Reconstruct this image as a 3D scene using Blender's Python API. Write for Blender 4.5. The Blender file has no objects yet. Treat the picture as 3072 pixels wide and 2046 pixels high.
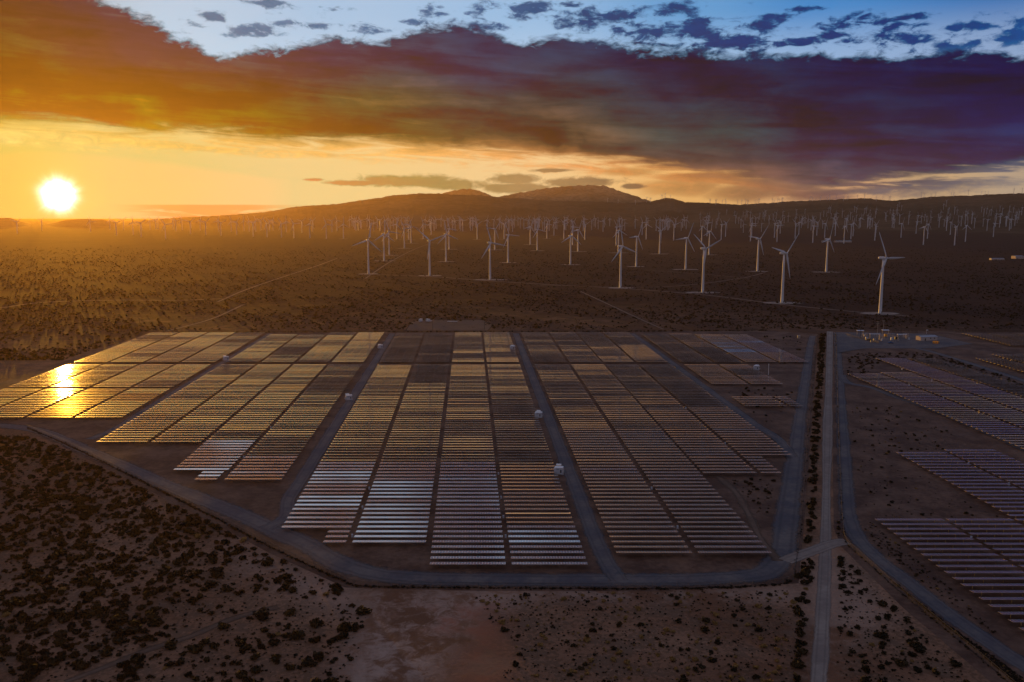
import bpy, math, random
import numpy as np
from mathutils import Vector
random.seed(7); rng = np.random.default_rng(11)
C = bpy.context.scene
COL = C.collection
R = math.radians

# ------------------------------------------------------------------ camera
H = 120.0; F = 2600.0; W0 = 3072; H0 = 2046
SUNC = (1, .45, .035); SIG = 2.2e-5; TOP = 730.0   # sunlight colour, air density, top of the hazy layer
HOR = 636.0                                   # eye level in the 3072 wide photo
P = math.atan((H0/2-HOR)/F); CP, SP = math.cos(P), math.sin(P)
cd = bpy.data.cameras.new('camera'); cam = bpy.data.objects.new('camera', cd); COL.objects.link(cam)
cam.location = (0, 0, H); cam.rotation_euler = (math.pi/2-P, 0, 0)
cd.sensor_width = 36; cd.lens = 36*F/W0; cd.clip_start = 1; cd.clip_end = 120000
C.camera = cam
OV = 3072/2354.0                              # surveying units: 2354 wide print of the photo

def ray(px, py):
    cx, cy = px-W0/2, H0/2-py
    return np.array([cx, F*CP+cy*SP, cy*CP-F*SP])
def G(px, py, z=0.0):                         # ground point seen at a photo pixel
    d = ray(px, py); t = (z-H)/d[2]
    return d[0]*t, d[1]*t
def GO(x, y): return G(x*OV, y*OV)
def proj(x, y, z):
    Z = y*CP-(z-H)*SP; v = y*SP+(z-H)*CP
    return W0/2+F*x/Z, H0/2-F*v/Z
def AE(x, y):                                 # print position -> azimuth, elevation in degrees
    d = ray(x*OV, y*OV)
    return math.degrees(math.atan2(d[0], d[1])), math.degrees(math.atan2(d[2], math.hypot(d[0], d[1])))
def lin(c):
    return tuple(((v/255)/12.92 if v/255 <= .04045 else ((v/255+.055)/1.055)**2.4) for v in c)

# ------------------------------------------------------------------ sun and sky
SUN_A, SUN_E = AE(135, 449)
C.view_settings.view_transform = 'Standard'; C.view_settings.look = 'None'
C.view_settings.exposure = 0; C.view_settings.gamma = 1
sd = bpy.data.lights.new('sun', 'SUN'); so = bpy.data.objects.new('sun', sd); COL.objects.link(so)
sd.energy = 3.5; sd.angle = R(.53); sd.color = SUNC
a, e = R(SUN_A), R(max(SUN_E, 1.2))
sdir = Vector((math.sin(a)*math.cos(e), math.cos(a)*math.cos(e), math.sin(e)))
so.rotation_euler = (-sdir).to_track_quat('-Z', 'Y').to_euler()

class N:                                      # tiny expression builder for node trees
    def __init__(s, nt): s.nt = nt
    def node(s, t, **k):
        n = s.nt.nodes.new(t)
        for a_, b_ in k.items(): setattr(n, a_, b_)
        return n
    def put(s, sock, v):
        if isinstance(v, bpy.types.NodeSocket): s.nt.links.new(v, sock)
        else:
            if sock.type == 'RGBA' and not isinstance(v, (int, float)) and len(v) == 3: v = (*v, 1)
            sock.default_value = v
    def m(s, op, a=0., b=0., c=0., clamp=False):
        n = s.node('ShaderNodeMath', operation=op, use_clamp=clamp)
        s.put(n.inputs[0], a); s.put(n.inputs[1], b); s.put(n.inputs[2], c); return n.outputs[0]
    def add(s, a, b): return s.m('ADD', a, b)
    def sub(s, a, b): return s.m('SUBTRACT', a, b)
    def mul(s, a, b): return s.m('MULTIPLY', a, b)
    def div(s, a, b): return s.m('DIVIDE', a, b)
    def mx(s, a, b): return s.m('MAXIMUM', a, b)
    def mn(s, a, b): return s.m('MINIMUM', a, b)
    def step(s, v, lo, hi, a=0., b=1.):
        n = s.node('ShaderNodeMapRange', interpolation_type='SMOOTHSTEP')
        for i, q in enumerate((v, lo, hi, a, b)): s.put(n.inputs[i], q)
        return n.outputs[0]
    def lmap(s, v, lo, hi, a=0., b=1.):
        n = s.node('ShaderNodeMapRange', interpolation_type='LINEAR')
        for i, q in enumerate((v, lo, hi, a, b)): s.put(n.inputs[i], q)
        return n.outputs[0]
    def mix(s, f, a, b, mode='MIX'):
        n = s.node('ShaderNodeMix', data_type='RGBA', blend_type=mode)
        s.put(n.inputs[0], f); s.put(n.inputs[6], a); s.put(n.inputs[7], b); return n.outputs[2]
    def scale(s, col, v):
        n = s.node('ShaderNodeVectorMath', operation='SCALE'); s.put(n.inputs[0], col); s.put(n.inputs[3], v); return n.outputs[0]
    def vadd(s, a, b):
        n = s.node('ShaderNodeVectorMath', operation='ADD'); s.put(n.inputs[0], a); s.put(n.inputs[1], b); return n.outputs[0]
    def xyz(s, x, y, z=0.):
        n = s.node('ShaderNodeCombineXYZ')
        for i, q in enumerate((x, y, z)): s.put(n.inputs[i], q)
        return n.outputs[0]
    def noise(s, vec, scale=1., detail=5., rough=.55, dist=0., lac=2.):
        n = s.node('ShaderNodeTexNoise'); s.put(n.inputs['Vector'], vec)
        s.put(n.inputs['Scale'], scale); s.put(n.inputs['Detail'], detail); s.put(n.inputs['Roughness'], rough)
        s.put(n.inputs['Distortion'], dist); s.put(n.inputs['Lacunarity'], lac); return n.outputs[0]
    def curve(s, v, pts, lo, hi, ylo, yhi):   # piecewise function of v
        n = s.node('ShaderNodeFloatCurve'); c = n.mapping.curves[0]
        n.mapping.use_clip = False; n.mapping.extend = 'HORIZONTAL'
        P_ = [((x-lo)/(hi-lo), (y-ylo)/(yhi-ylo)) for x, y in sorted(pts)]
        c.points[0].location = P_[0]; c.points[1].location = P_[-1]
        for q in P_[1:-1]: c.points.new(*q)
        for q in c.points: q.handle_type = 'AUTO_CLAMPED'
        n.mapping.update()
        s.put(n.inputs[1], s.lmap(v, lo, hi)); return s.lmap(n.outputs[0], 0., 1., ylo, yhi)
    def ramp(s, v, stops, lo=0., hi=1.):
        n = s.node('ShaderNodeValToRGB'); e_ = n.color_ramp.elements; e_.remove(e_[1])
        n.color_ramp.interpolation = 'EASE' if len(stops) > 8 else 'LINEAR'
        st = sorted(((x-lo)/(hi-lo), c) for x, c in stops)
        e_[0].position = max(0, st[0][0]); e_[0].color = (*st[0][1], 1)
        for x, c in st[1:]:
            k = e_.new(min(1, x)); k.color = (*c, 1)
        s.put(n.inputs[0], s.lmap(v, lo, hi)); return n.outputs[0]

def build_sky():
    w = bpy.data.worlds.new('World'); C.world = w; w.use_nodes = True
    nt = w.node_tree; nt.nodes.clear(); n = N(nt)
    tc = n.node('ShaderNodeTexCoord').outputs['Generated']
    nrm = n.node('ShaderNodeVectorMath', operation='NORMALIZE'); n.put(nrm.inputs[0], tc); d = nrm.outputs[0]
    sp = n.node('ShaderNodeSeparateXYZ'); n.put(sp.inputs[0], d); x, y, z = sp.outputs
    DEG = 180/math.pi
    A = n.mul(n.m('ARCTAN2', x, y), DEG); E = n.mul(n.m('ARCSINE', z), DEG)
    # cloud coordinates: shapes get flatter towards the horizon
    big = n.noise(n.xyz(n.mul(A, .075), n.mul(E, .20), 3.1), 1., 4, .5)
    med = n.noise(n.xyz(n.mul(A, .30), n.mul(E, .62), 9.7), 1., 8, .6, .35)
    med2 = n.noise(n.xyz(n.mul(n.sub(A, .55), .30), n.mul(n.sub(E, .5), .62), 9.7), 1., 8, .6, .35)
    lump = n.noise(n.xyz(n.mul(A, .16), n.mul(E, .42), 31.), 1., 5, .5, .4); lump2 = n.noise(n.xyz(n.mul(n.sub(A, 1.1), .16), n.mul(n.sub(E, .8), .42), 31.), 1., 5, .5, .4)
    fine = n.noise(n.xyz(n.mul(A, .9), n.mul(E, 2.1), 1.7), 1., 8, .62, .5)
    strk = n.noise(n.xyz(n.mul(A, .16), n.mul(n.add(E, n.mul(A, .045)), 1.6), 5.3), 1., 8, .6, .6)
    def sgn(v, k): return n.mul(n.sub(v, .5), k)
    # --- clear air
    xs = lambda L: [(AE(q[0], q[1])[0], lin(q[2])) for q in L]
    low = n.ramp(A, [(-60, lin((190, 130, 60))), *xs([(0, 400, (255, 204, 96)), (300, 400, (255, 208, 118)), (700, 400, (255, 208, 134)), (1200, 400, (250, 203, 140)),
                    (1600, 420, (240, 178, 104)), (1900, 440, (216, 160, 112)), (2150, 430, (202, 162, 118)), (2354, 430, (186, 156, 128))]), (60, lin((120, 110, 115)))], -60, 60)
    hi = n.ramp(A, [(-60, lin((120, 125, 130))), *xs([(0, 40, (190, 185, 175)), (400, 40, (196, 206, 222)), (800, 40, (176, 196, 222)), (1200, 30, (158, 188, 222)),
                   (1600, 30, (108, 156, 206)), (1900, 30, (78, 134, 196)), (2354, 30, (48, 104, 172))]), (60, lin((40, 70, 120)))], -60, 60)
    clear = n.mix(n.step(E, 4.5, 9.0), low, hi)
    pale = n.mix(n.mul(n.step(E, 12.5, 9.0), .38), clear, lin((214, 224, 236)))
    clear = n.mix(n.step(E, 6, 8.6), clear, pale)
    # the pale yellow zone low over the plain
    # --- colour of the heavy cloud deck, by height and bearing
    def cool(x, c, y): k = min(1, max(0, (x-1250)/500))*(1 if y < 240 else .45 if y < 310 else 0); return (c[0]*(1-.42*k), c[1]*(1+.06*k), c[2]*(1-.10*k))
    def lvl(L):
        return n.ramp(A, [(-60, lin((90, 65, 30))), *xs([(q[0], L[0], cool(*q, L[0])) for q in L[1:]]), (60, lin((20, 34, 52)))], -60, 60)
    L = [(11.2, lvl([75, (0, (118, 76, 34)), (330, (104, 80, 72)), (800, (92, 78, 90)), (1200, (62, 62, 88)), (1600, (44, 52, 92)), (2000, (26, 46, 92)), (2354, (24, 54, 104))])),
         (9.1, lvl([155, (0, (134, 88, 26)), (350, (106, 78, 52)), (800, (96, 72, 68)), (1200, (76, 62, 74)), (1600, (48, 44, 76)), (2000, (22, 34, 78)), (2354, (12, 34, 84))])),
         (7.2, lvl([225, (0, (164, 112, 10)), (400, (148, 100, 14)), (800, (124, 88, 42)), (1200, (98, 72, 58)), (1600, (62, 52, 72)), (2000, (34, 36, 72)), (2354, (18, 28, 70))])),
         (5.2, lvl([300, (0, (190, 132, 10)), (450, (164, 112, 4)), (800, (132, 92, 26)), (1200, (120, 82, 48)), (1600, (88, 66, 62)), (2000, (58, 48, 72)), (2354, (36, 36, 72))])),
         (3.5, lvl([360, (0, (214, 150, 30)), (450, (196, 132, 20)), (800, (170, 116, 40)), (1200, (146, 96, 50)), (1600, (104, 72, 58)), (2000, (74, 56, 70)), (2354, (58, 56, 84))])),
         (1.8, lvl([420, (0, (226, 160, 50)), (450, (220, 160, 60)), (800, (196, 142, 64)), (1200, (176, 120, 66)), (1600, (160, 106, 62)), (2000, (104, 76, 78)), (2354, (90, 78, 92))]))]
    Ew = n.add(E, n.add(sgn(big, 2.6), sgn(strk, 1.4)))
    cc = L[0][1]
    for (e1, _), (e2, c2) in zip(L, L[1:]): cc = n.mix(n.lmap(Ew, e1, e2), cc, c2)
    shade = n.add(n.add(.93, sgn(strk, 1.7)), n.add(sgn(med, 1.1), sgn(big, .8)))
    shade = n.add(shade, n.add(n.mul(n.sub(med2, med), 1.1), n.mul(n.sub(lump2, lump), 1.6)))
    cc = n.scale(cc, n.mx(shade, .35))
    # --- deck outline
    up = [(-120, -90), (120, -60), (250, -5), (300, 18), (350, 44), (400, 84), (440, 104), (500, 120), (560, 114), (650, 98), (760, 86), (880, 94), (910, 76), (960, 62), (1050, 58),
          (1110, 66), (1200, 86), (1300, 82), (1400, 92), (1500, 106), (1600, 118), (1750, 124), (1900, 126), (2000, 116), (2120, 128), (2250, 124), (2354, 120), (2480, 118)]
    dn = [(-120, 288), (0, 292), (150, 294), (300, 303), (450, 314), (600, 324), (750, 331), (900, 334), (1050, 346), (1200, 355), (1350, 368), (1500, 384), (1600, 398), (1700, 412),
          (1800, 426), (1880, 434), (1960, 424), (2030, 415), (2120, 411), (2220, 398), (2300, 384), (2354, 374), (2480, 360)]
    Eu = n.curve(A, [AE(*q) for q in up], -34, 34, 0, 16); El = n.curve(A, [AE(*q) for q in dn], -34, 34, 0, 16)
    tu = n.add(n.sub(Eu, E), n.add(sgn(med, 2.2), sgn(fine, 1.5)))
    td = n.add(n.sub(E, El), n.add(sgn(strk, 2.0), n.add(sgn(fine, .5), sgn(med, .7))))
    deck = n.mul(n.step(tu, -.25, .45), n.step(td, -.3, .55))
    # --- small clouds: soft ellipses broken up by noise
    def blob(cx, cy, rx, ry):
        if cy < 130: rx, ry = rx*1.25, ry*1.35
        a0, e0 = AE(cx, cy); a1, _ = AE(cx+rx, cy); _, e1 = AE(cx, cy-ry)
        u = n.div(n.sub(A, a0), a1-a0); v = n.div(n.sub(E, e0), e1-e0)
        r2 = n.add(n.mul(u, u), n.mul(v, v)); return n.m('EXPONENT', n.mul(r2, -1.))
    def many(L_):
        o = blob(*L_[0])
        for b in L_[1:]: o = n.mx(o, blob(*b))
        return o
    upper = many([(1180, 40, 50, 10), (1460, 18, 60, 10), (1600, 50, 40, 16), (1740, 60, 40, 12), (1900, 80, 50, 12), (2230, 60, 60, 10), (2270, 30, 50, 8), (940, 50, 50, 8), (500, 40, 30, 8), (780, 20, 40, 6), (1850, 20, 50, 8), (1400, 38, 85, 30), (1340, 55, 70, 14), (1105, 25, 38, 16), (1235, 22, 60, 22), (1550, 22, 60, 16), (1500, 70, 55, 26), (1690, 92, 90, 24), (1620, 75, 60, 15),
                  (1970, 52, 120, 16), (2100, 38, 70, 9), (2060, 92, 120, 34), (2190, 105, 70, 18), (620, 8, 50, 10), (590, 72, 60, 12), (860, 66, 60, 12), (1000, 25, 40, 14), (2340, 95, 50, 30),
                  (1790, 40, 36, 10), (1830, 100, 70, 10), (700, 60, 60, 8), (1300, 10, 40, 10), (1120, 62, 60, 12), (2350, 50, 40, 10)])
    upper = n.mul(upper, n.step(n.noise(n.xyz(n.mul(A, .55), n.mul(E, 1.5), 21.), 1., 5, .6), .25, .6, .55, 1.15))
    ua = n.step(n.add(n.mul(upper, 1.05), n.add(sgn(med, 2.8), sgn(fine, 2.6))), .32, 1.1)
    ua = n.mx(ua, n.mul(n.step(n.add(med, sgn(fine, .9)), .62, .80), .35))
    ua = n.mul(ua, n.step(E, 8., 9.5))
    uc = n.ramp(A, xs([(0, 40, (120, 110, 110)), (600, 40, (120, 126, 150)), (1000, 40, (92, 106, 142)), (1350, 40, (60, 74, 116)), (1700, 90, (44, 62, 112)), (2050, 90, (20, 56, 112)), (2354, 60, (18, 74, 134))]), -34, 34)
    uc = n.mix(n.mul(n.step(ua, .75, .1), .5), uc, clear); uc = n.scale(uc, n.add(.95, sgn(fine, .9)))
    lowc = many([(940, 416, 150, 17), (820, 420, 90, 8), (1050, 424, 90, 15), (1180, 412, 70, 14), (1190, 432, 110, 14), (1330, 420, 110, 16), (1060, 428, 80, 12), (1450, 428, 32, 7), (720, 413, 28, 5),
                 (1270, 392, 60, 5), (2085, 426, 18, 5), (2000, 440, 70, 9), (2240, 372, 90, 7), (2330, 366, 60, 7)])
    la = n.step(n.add(lowc, n.add(sgn(med, .7), sgn(fine, 1.2))), .28, .75)
    lc = n.ramp(A, xs([(0, 420, (220, 160, 60)), (750, 420, (186, 140, 62)), (950, 420, (178, 134, 60)), (1200, 420, (176, 126, 72)), (1450, 430, (140, 96, 62)), (2000, 430, (134, 104, 96)), (2354, 370, (70, 74, 104))]), -34, 34)
    lc = n.scale(lc, n.add(1., n.add(sgn(fine, .5), sgn(strk, .4))))
    # virga and glowing murk under the deck at the centre-right
    murk = many([(1560, 430, 130, 26), (1720, 440, 130, 28), (1880, 452, 110, 18), (1450, 395, 90, 14), (1640, 405, 140, 14)])
    ma = n.step(n.add(murk, n.add(sgn(med, 1.1), sgn(fine, .5))), .28, .95)
    mc = n.ramp(A, xs([(1300, 420, (228, 160, 84)), (1560, 430, (196, 134, 72)), (1700, 440, (162, 108, 66)), (1880, 450, (140, 92, 74)), (2050, 450, (150, 110, 90))]), -34, 34)
    mc = n.scale(mc, n.add(1., n.add(sgn(fine, .9), sgn(med, .6))))
    # pale bank lying on the left horizon
    a0, eb = AE(450, 470)
    bank = n.mul(n.step(n.add(n.sub(eb, E), sgn(strk, .10)), -.03, .06), n.mul(n.step(A, -25, -21), n.step(A, -12.5, -17)))
    bc = n.mix(n.step(strk, .5, .62), lin((236, 168, 78)), lin((252, 204, 130)))
    # fringe lit from below along the lower edge of the deck
    fr = n.mul(n.step(td, -.95, -.1), n.step(td, .75, .05))
    frb = n.mul(n.step(n.add(td, sgn(fine, .7)), -1.25, -.2), n.step(td, .6, .0))
    fc = n.ramp(A, xs([(0, 300, (255, 206, 110)), (400, 320, (250, 186, 84)), (900, 335, (246, 176, 86)), (1300, 360, (226, 146, 76)), (1650, 400, (190, 122, 66)), (1900, 430, (120, 82, 70)), (2354, 370, (90, 84, 100))]), -34, 34)
    col = n.mix(ua, clear, uc)
    col = n.mix(n.mul(bank, .8), col, bc)
    col = n.mix(n.mul(ma, .85), col, mc)
    col = n.mix(n.mul(n.mul(frb, n.step(strk, .40, .56)), .85), col, n.scale(fc, n.add(1.12, sgn(fine, 1.1))))
    col = n.mix(n.mul(la, .85), col, lc)
    # thin cloud edges glow a little against the clear air
    cc2 = n.mix(n.mul(n.mul(n.step(td, 1.0, .05), n.step(A, 17, 6)), .45), cc, fc)
    col = n.mix(deck, col, cc2)
    # the hazy layer in front of the sky adds its own glow: take that share out of the air behind it
    sv = (math.sin(R(SUN_A))*math.cos(R(SUN_E)), math.cos(R(SUN_A))*math.cos(R(SUN_E)), math.sin(R(SUN_E)))
    dt = n.node('ShaderNodeVectorMath', operation='DOT_PRODUCT'); n.put(dt.inputs[0], d); n.put(dt.inputs[1], sv)
    Lp = n.mn(n.div(TOP-H, n.mx(z, .001)), n.div(16800., n.mx(y, .05)))
    T = n.m('EXPONENT', n.mul(Lp, -SIG))
    hg = n.div(.51*.0611*sd.energy, n.m('POWER', n.sub(1.49, n.mul(dt.outputs['Value'], 1.4)), 1.5))
    comp = n.vadd(n.scale((1.02, .66*.45, .30*.035), n.mul(hg, n.sub(1., T))), n.scale((.29, .13, .04), n.mul(n.sub(1., T), n.add(.6, n.mul(hg, .25)))))
    sb = n.node('ShaderNodeVectorMath', operation='SUBTRACT'); n.put(sb.inputs[0], col); n.put(sb.inputs[1], comp)
    mxv = n.node('ShaderNodeVectorMath', operation='MAXIMUM'); n.put(mxv.inputs[0], sb.outputs[0]); n.put(mxv.inputs[1], n.scale(col, .12))
    col = n.scale(mxv.outputs[0], n.div(1., T))
    # --- sun and its aureole
    th = n.mul(n.m('ARCCOSINE', n.mn(dt.outputs['Value'], .9999999)), DEG)
    ray_ = n.noise(n.xyz(n.mul(n.m('ARCTAN2', n.sub(E, SUN_E), n.sub(A, SUN_A)), 2.2), 0., 4.4), 1., 3, .6)
    thn = n.mul(th, n.add(1., sgn(ray_, .5)))
    core = n.mul(n.m('EXPONENT', n.mul(n.m('POWER', n.div(thn, .68), 2.4), -1.)), 9.)
    glow = n.mul(n.m('EXPONENT', n.mul(th, -1/1.3)), .5)
    glow2 = n.mul(n.m('EXPONENT', n.mul(th, -1/5.)), .02)
    col = n.vadd(col, n.scale((1., .93, .8), core)); col = n.vadd(col, n.scale((1., .60, .08), glow)); col = n.vadd(col, n.scale((1., .55, .08), glow2))
    # --- the rest of the sky (overhead and behind): physical twilight sky under broken cloud
    sk = n.node('ShaderNodeTexSky', sky_type='NISHITA'); sk.sun_disc = False
    sk.sun_elevation = R(max(SUN_E, 1.2)); sk.sun_rotation = R(SUN_A); sk.dust_density = 2.; sk.altitude = 800
    nish = n.scale(sk.outputs[0], .07)
    over = n.noise(d, 2.2, 6, .55)
    back = n.mix(n.step(over, .35, .7), n.vadd(nish, lin((98, 104, 130))), lin((90, 82, 96)))
    col = n.mix(n.mx(n.step(n.m('ABSOLUTE', A), 38, 75), n.step(E, 15, 30)), col, back)
    col = n.mix(n.step(E, -.4, -2.), col, lin((50, 36, 28)))
    bg = n.node('ShaderNodeBackground'); n.put(bg.inputs[0], col); bg.inputs[1].default_value = 1.
    out = n.node('ShaderNodeOutputWorld'); nt.links.new(bg.outputs[0], out.inputs[0])
    w.cycles.sampling_method = 'MANUAL'; w.cycles.sample_map_resolution = 1024
build_sky()
C.cycles.volume_bounces = 0; C.cycles.max_bounces = 6; C.cycles.transparent_max_bounces = 12
C.cycles.sample_clamp_indirect = 4

# ------------------------------------------------------------------ helpers
def tag(o, label=None, cat=None, group=None, kind=None):
    if label: o['label'] = label
    if cat: o['category'] = cat
    if group: o['group'] = group
    if kind: o['kind'] = kind
    return o
def link(name, me, mat=None, parent=None):
    o = bpy.data.objects.new(name, me); COL.objects.link(o)
    if mat is not None and not me.materials: me.materials.append(mat)
    if parent is not None: o.parent = parent
    return o
def empty(name, loc=(0, 0, 0), rz=0.):
    o = bpy.data.objects.new(name, None); COL.objects.link(o); o.location = loc; o.rotation_euler = (0, 0, rz); o.empty_display_size = 1; return o
def copy_tree(o, parent=None):
    c = o.copy(); COL.objects.link(c); c.parent = parent
    for ch in list(o.children): copy_tree(ch, c)
    return c
class MB:                                     # collects faces for one mesh
    def __init__(s): s.v = []; s.f = []; s.m = []
    def box(s, c, size, rz=0., rx=0.):
        b = len(s.v); hx, hy, hz = (q/2 for q in size)
        for k in range(8):
            x = hx*(1 if k & 1 else -1); y = hy*(1 if k & 2 else -1); z = hz*(1 if k & 4 else -1)
            if rx: y, z = y*math.cos(rx)-z*math.sin(rx), y*math.sin(rx)+z*math.cos(rx)
            if rz: x, y = x*math.cos(rz)-y*math.sin(rz), x*math.sin(rz)+y*math.cos(rz)
            s.v.append((c[0]+x, c[1]+y, c[2]+z))
        for q in ((0, 2, 3, 1), (4, 5, 7, 6), (0, 1, 5, 4), (2, 6, 7, 3), (0, 4, 6, 2), (1, 3, 7, 5)): s.f.append(tuple(b+i for i in q))
        return s
    def tube(s, p0, p1, r0, r1=None, n=10, cap=True):
        r1 = r0 if r1 is None else r1; p0, p1 = Vector(p0), Vector(p1); ax = (p1-p0).normalized()
        t = ax.orthogonal().normalized(); u = ax.cross(t); b = len(s.v)
        for p, r in ((p0, r0), (p1, r1)):
            for k in range(n):
                a_ = 2*math.pi*k/n; s.v.append(tuple(p+(t*math.cos(a_)+u*math.sin(a_))*r))
        for k in range(n): s.f.append((b+k, b+(k+1) % n, b+n+(k+1) % n, b+n+k))
        if cap: s.f.append(tuple(b+k for k in reversed(range(n)))); s.f.append(tuple(b+n+k for k in range(n)))
        return s
    def loft(s, rings, cap=True):
        b = len(s.v); n = len(rings[0])
        for r in rings: s.v += [tuple(q) for q in r]
        for i in range(len(rings)-1):
            for k in range(n): s.f.append((b+i*n+k, b+i*n+(k+1) % n, b+(i+1)*n+(k+1) % n, b+(i+1)*n+k))
        if cap: s.f.append(tuple(b+k for k in reversed(range(n)))); s.f.append(tuple(b+(len(rings)-1)*n+k for k in range(n)))
        return s
    def mesh(s, name, smooth=False):
        me = bpy.data.meshes.new(name); me.from_pydata(s.v, [], s.f); me.update()
        if smooth: me.polygons.foreach_set('use_smooth', [True]*len(me.polygons))
        return me
    def build(s, name, mat, parent=None, smooth=False): return link(name, s.mesh(name, smooth), mat, parent)
def np_mesh(name, V, Fq, smooth=False, uv=None):
    V = np.asarray(V, np.float32); Fq = np.asarray(Fq, np.int32); k = Fq.shape[1]
    me = bpy.data.meshes.new(name); me.vertices.add(len(V)); me.vertices.foreach_set('co', V.ravel())
    me.loops.add(Fq.size); me.loops.foreach_set('vertex_index', Fq.ravel())
    me.polygons.add(len(Fq)); me.polygons.foreach_set('loop_start', np.arange(0, Fq.size, k, dtype=np.int32))
    me.update(calc_edges=True)
    if uv is not None: me.uv_layers.new(name='UVMap').data.foreach_set('uv', np.asarray(uv, np.float32).ravel())
    me.polygons.foreach_set('use_smooth', np.full(len(Fq), bool(smooth)))
    me.validate(); return me
def fattr(me, name, vals): me.attributes.new(name, 'FLOAT', 'POINT').data.foreach_set('value', np.asarray(vals, np.float32).ravel())
def ordinal(n):
    w = ['zeroth', 'first', 'second', 'third', 'fourth', 'fifth', 'sixth', 'seventh', 'eighth', 'ninth', 'tenth', 'eleventh', 'twelfth', 'thirteenth', 'fourteenth', 'fifteenth', 'sixteenth', 'seventeenth', 'eighteenth', 'nineteenth']
    t = {20: 'twentieth', 30: 'thirtieth', 40: 'fortieth', 50: 'fiftieth', 60: 'sixtieth', 70: 'seventieth', 80: 'eightieth', 90: 'ninetieth'}
    tt = {20: 'twenty', 30: 'thirty', 40: 'forty', 50: 'fifty', 60: 'sixty', 70: 'seventy', 80: 'eighty', 90: 'ninety'}
    if n < 20: return w[n]
    if n % 10 == 0: return t[n]
    return tt[n//10*10]+'-'+w[n % 10]

# ------------------------------------------------------------------ materials
def mat(name):
    m = bpy.data.materials.new(name); m.use_nodes = True; nt = m.node_tree; nt.nodes.clear()
    n = N(nt); bs = n.node('ShaderNodeBsdfPrincipled'); out = n.node('ShaderNodeOutputMaterial'); nt.links.new(bs.outputs[0], out.inputs[0])
    return m, n, bs, out
def plain(name, c, rough=.6, var=.15, scale=.6, metal=0., spec=None):
    m, n, bs, _ = mat(name)
    tc = n.node('ShaderNodeTexCoord').outputs['Object']
    k = n.noise(tc, scale, 5, .6)
    col = n.scale(c, n.lmap(k, .25, .75, 1-var, 1+var))
    n.put(bs.inputs['Base Color'], col); bs.inputs['Roughness'].default_value = rough; bs.inputs['Metallic'].default_value = metal
    if spec is not None: bs.inputs['Specular IOR Level'].default_value = spec
    return m
def obj_pos(n): return n.node('ShaderNodeTexCoord').outputs['Object']
def attr(n, name): return n.node('ShaderNodeAttribute', attribute_name=name).outputs['Fac']
def bump(n, bs, h, s=.5, d=1.):
    b = n.node('ShaderNodeBump'); b.inputs['Strength'].default_value = s; b.inputs['Distance'].default_value = d
    n.put(b.inputs['Height'], h); n.nt.links.new(b.outputs[0], bs.inputs['Normal'])

def ground_mat():
    m, n, bs, _ = mat('desert_soil'); p = obj_pos(n)
    n1 = n.noise(p, .012, 6, .6, .6); n2 = n.noise(p, .09, 6, .62); n3 = n.noise(p, .7, 5, .65); n4 = n.noise(p, .003, 4, .5, .5)
    a_ = n.mix(n.step(n1, .38, .64), (.205, .100, .056), (.36, .200, .120))
    a_ = n.mix(n.mul(n.step(n2, .45, .7), .6), a_, (.40, .255, .175))
    wash = n.noise(p, .22, 8, .72, 1.2)
    a_ = n.mix(n.mul(attr(n, 'pale'), n.step(n.add(n.mul(n2, .5), n.add(n.mul(wash, .5), n.mul(n.sub(n1, .5), .9))), .40, .56)), a_, (.52, .37, .29))
    a_ = n.mix(n.mul(attr(n, 'red'), n.step(n.add(n1, n.mul(n.sub(n2, .5), .7)), .40, .62)), a_, (.44, .16, .085))
    # low brush and dry stubble that covers the soil between the shrubs
    br = n.mul(attr(n, 'scrub'), n.step(n.add(n3, n.mul(n.sub(n2, .5), .8)), .43, .56))
    a_ = n.mix(n.mul(br, .50), a_, (.040, .026, .013))
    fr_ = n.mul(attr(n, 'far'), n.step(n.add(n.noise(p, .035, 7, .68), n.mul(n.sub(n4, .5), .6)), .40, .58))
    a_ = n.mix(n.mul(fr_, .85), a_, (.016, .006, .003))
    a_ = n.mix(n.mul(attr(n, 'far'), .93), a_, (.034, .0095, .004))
    n.put(bs.inputs['Base Color'], n.scale(a_, n.lmap(n3, .2, .8, .78, 1.22)))
    bs.inputs['Roughness'].default_value = .95; bs.inputs['Specular IOR Level'].default_value = .15
    bump(n, bs, n.add(n3, n.mul(n2, 2.)), .5, .5); return m
def road_mat(name, c, c2, soft=.35, rut=True):
    m, n, bs, out = mat(name); p = obj_pos(n)
    n1 = n.noise(p, .06, 5, .6); n2 = n.noise(p, .45, 6, .65); n3 = n.noise(p, .02, 3, .5)
    col = n.mix(n.step(n.add(n1, n.mul(n.sub(n2, .5), .4)), .35, .68), c, c2)
    if rut:                                   # wheel ruts running with the road
        u = attr(n, 'across'); r_ = n.m('ABSOLUTE', n.sub(n.m('ABSOLUTE', u), .42))
        col = n.mix(n.mul(n.step(n.add(r_, n.mul(n.sub(n2, .5), .12)),   .16, .02), .5), col, tuple(q*.62 for q in c))
    n.put(bs.inputs['Base Color'], n.scale(col, n.lmap(n2, .2, .8, .85, 1.15))); bs.inputs['Roughness'].default_value = .85
    bs.inputs['Specular IOR Level'].default_value = .3
    ed = n.m('ABSOLUTE', attr(n, 'across')); ed = n.add(ed, n.add(n.mul(n.sub(n1, .5), soft*1.6), n.mul(n.sub(n2, .5), soft*1.2)))
    al = n.step(ed, 1.0, 1.0-soft)
    tr = n.node('ShaderNodeBsdfTransparent'); mx = n.node('ShaderNodeMixShader'); n.put(mx.inputs[0], al)
    n.nt.links.new(tr.outputs[0], mx.inputs[1]); n.nt.links.new(bs.outputs[0], mx.inputs[2]); n.nt.links.new(mx.outputs[0], out.inputs[0])
    bump(n, bs, n2, .3, .3); return m
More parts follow.
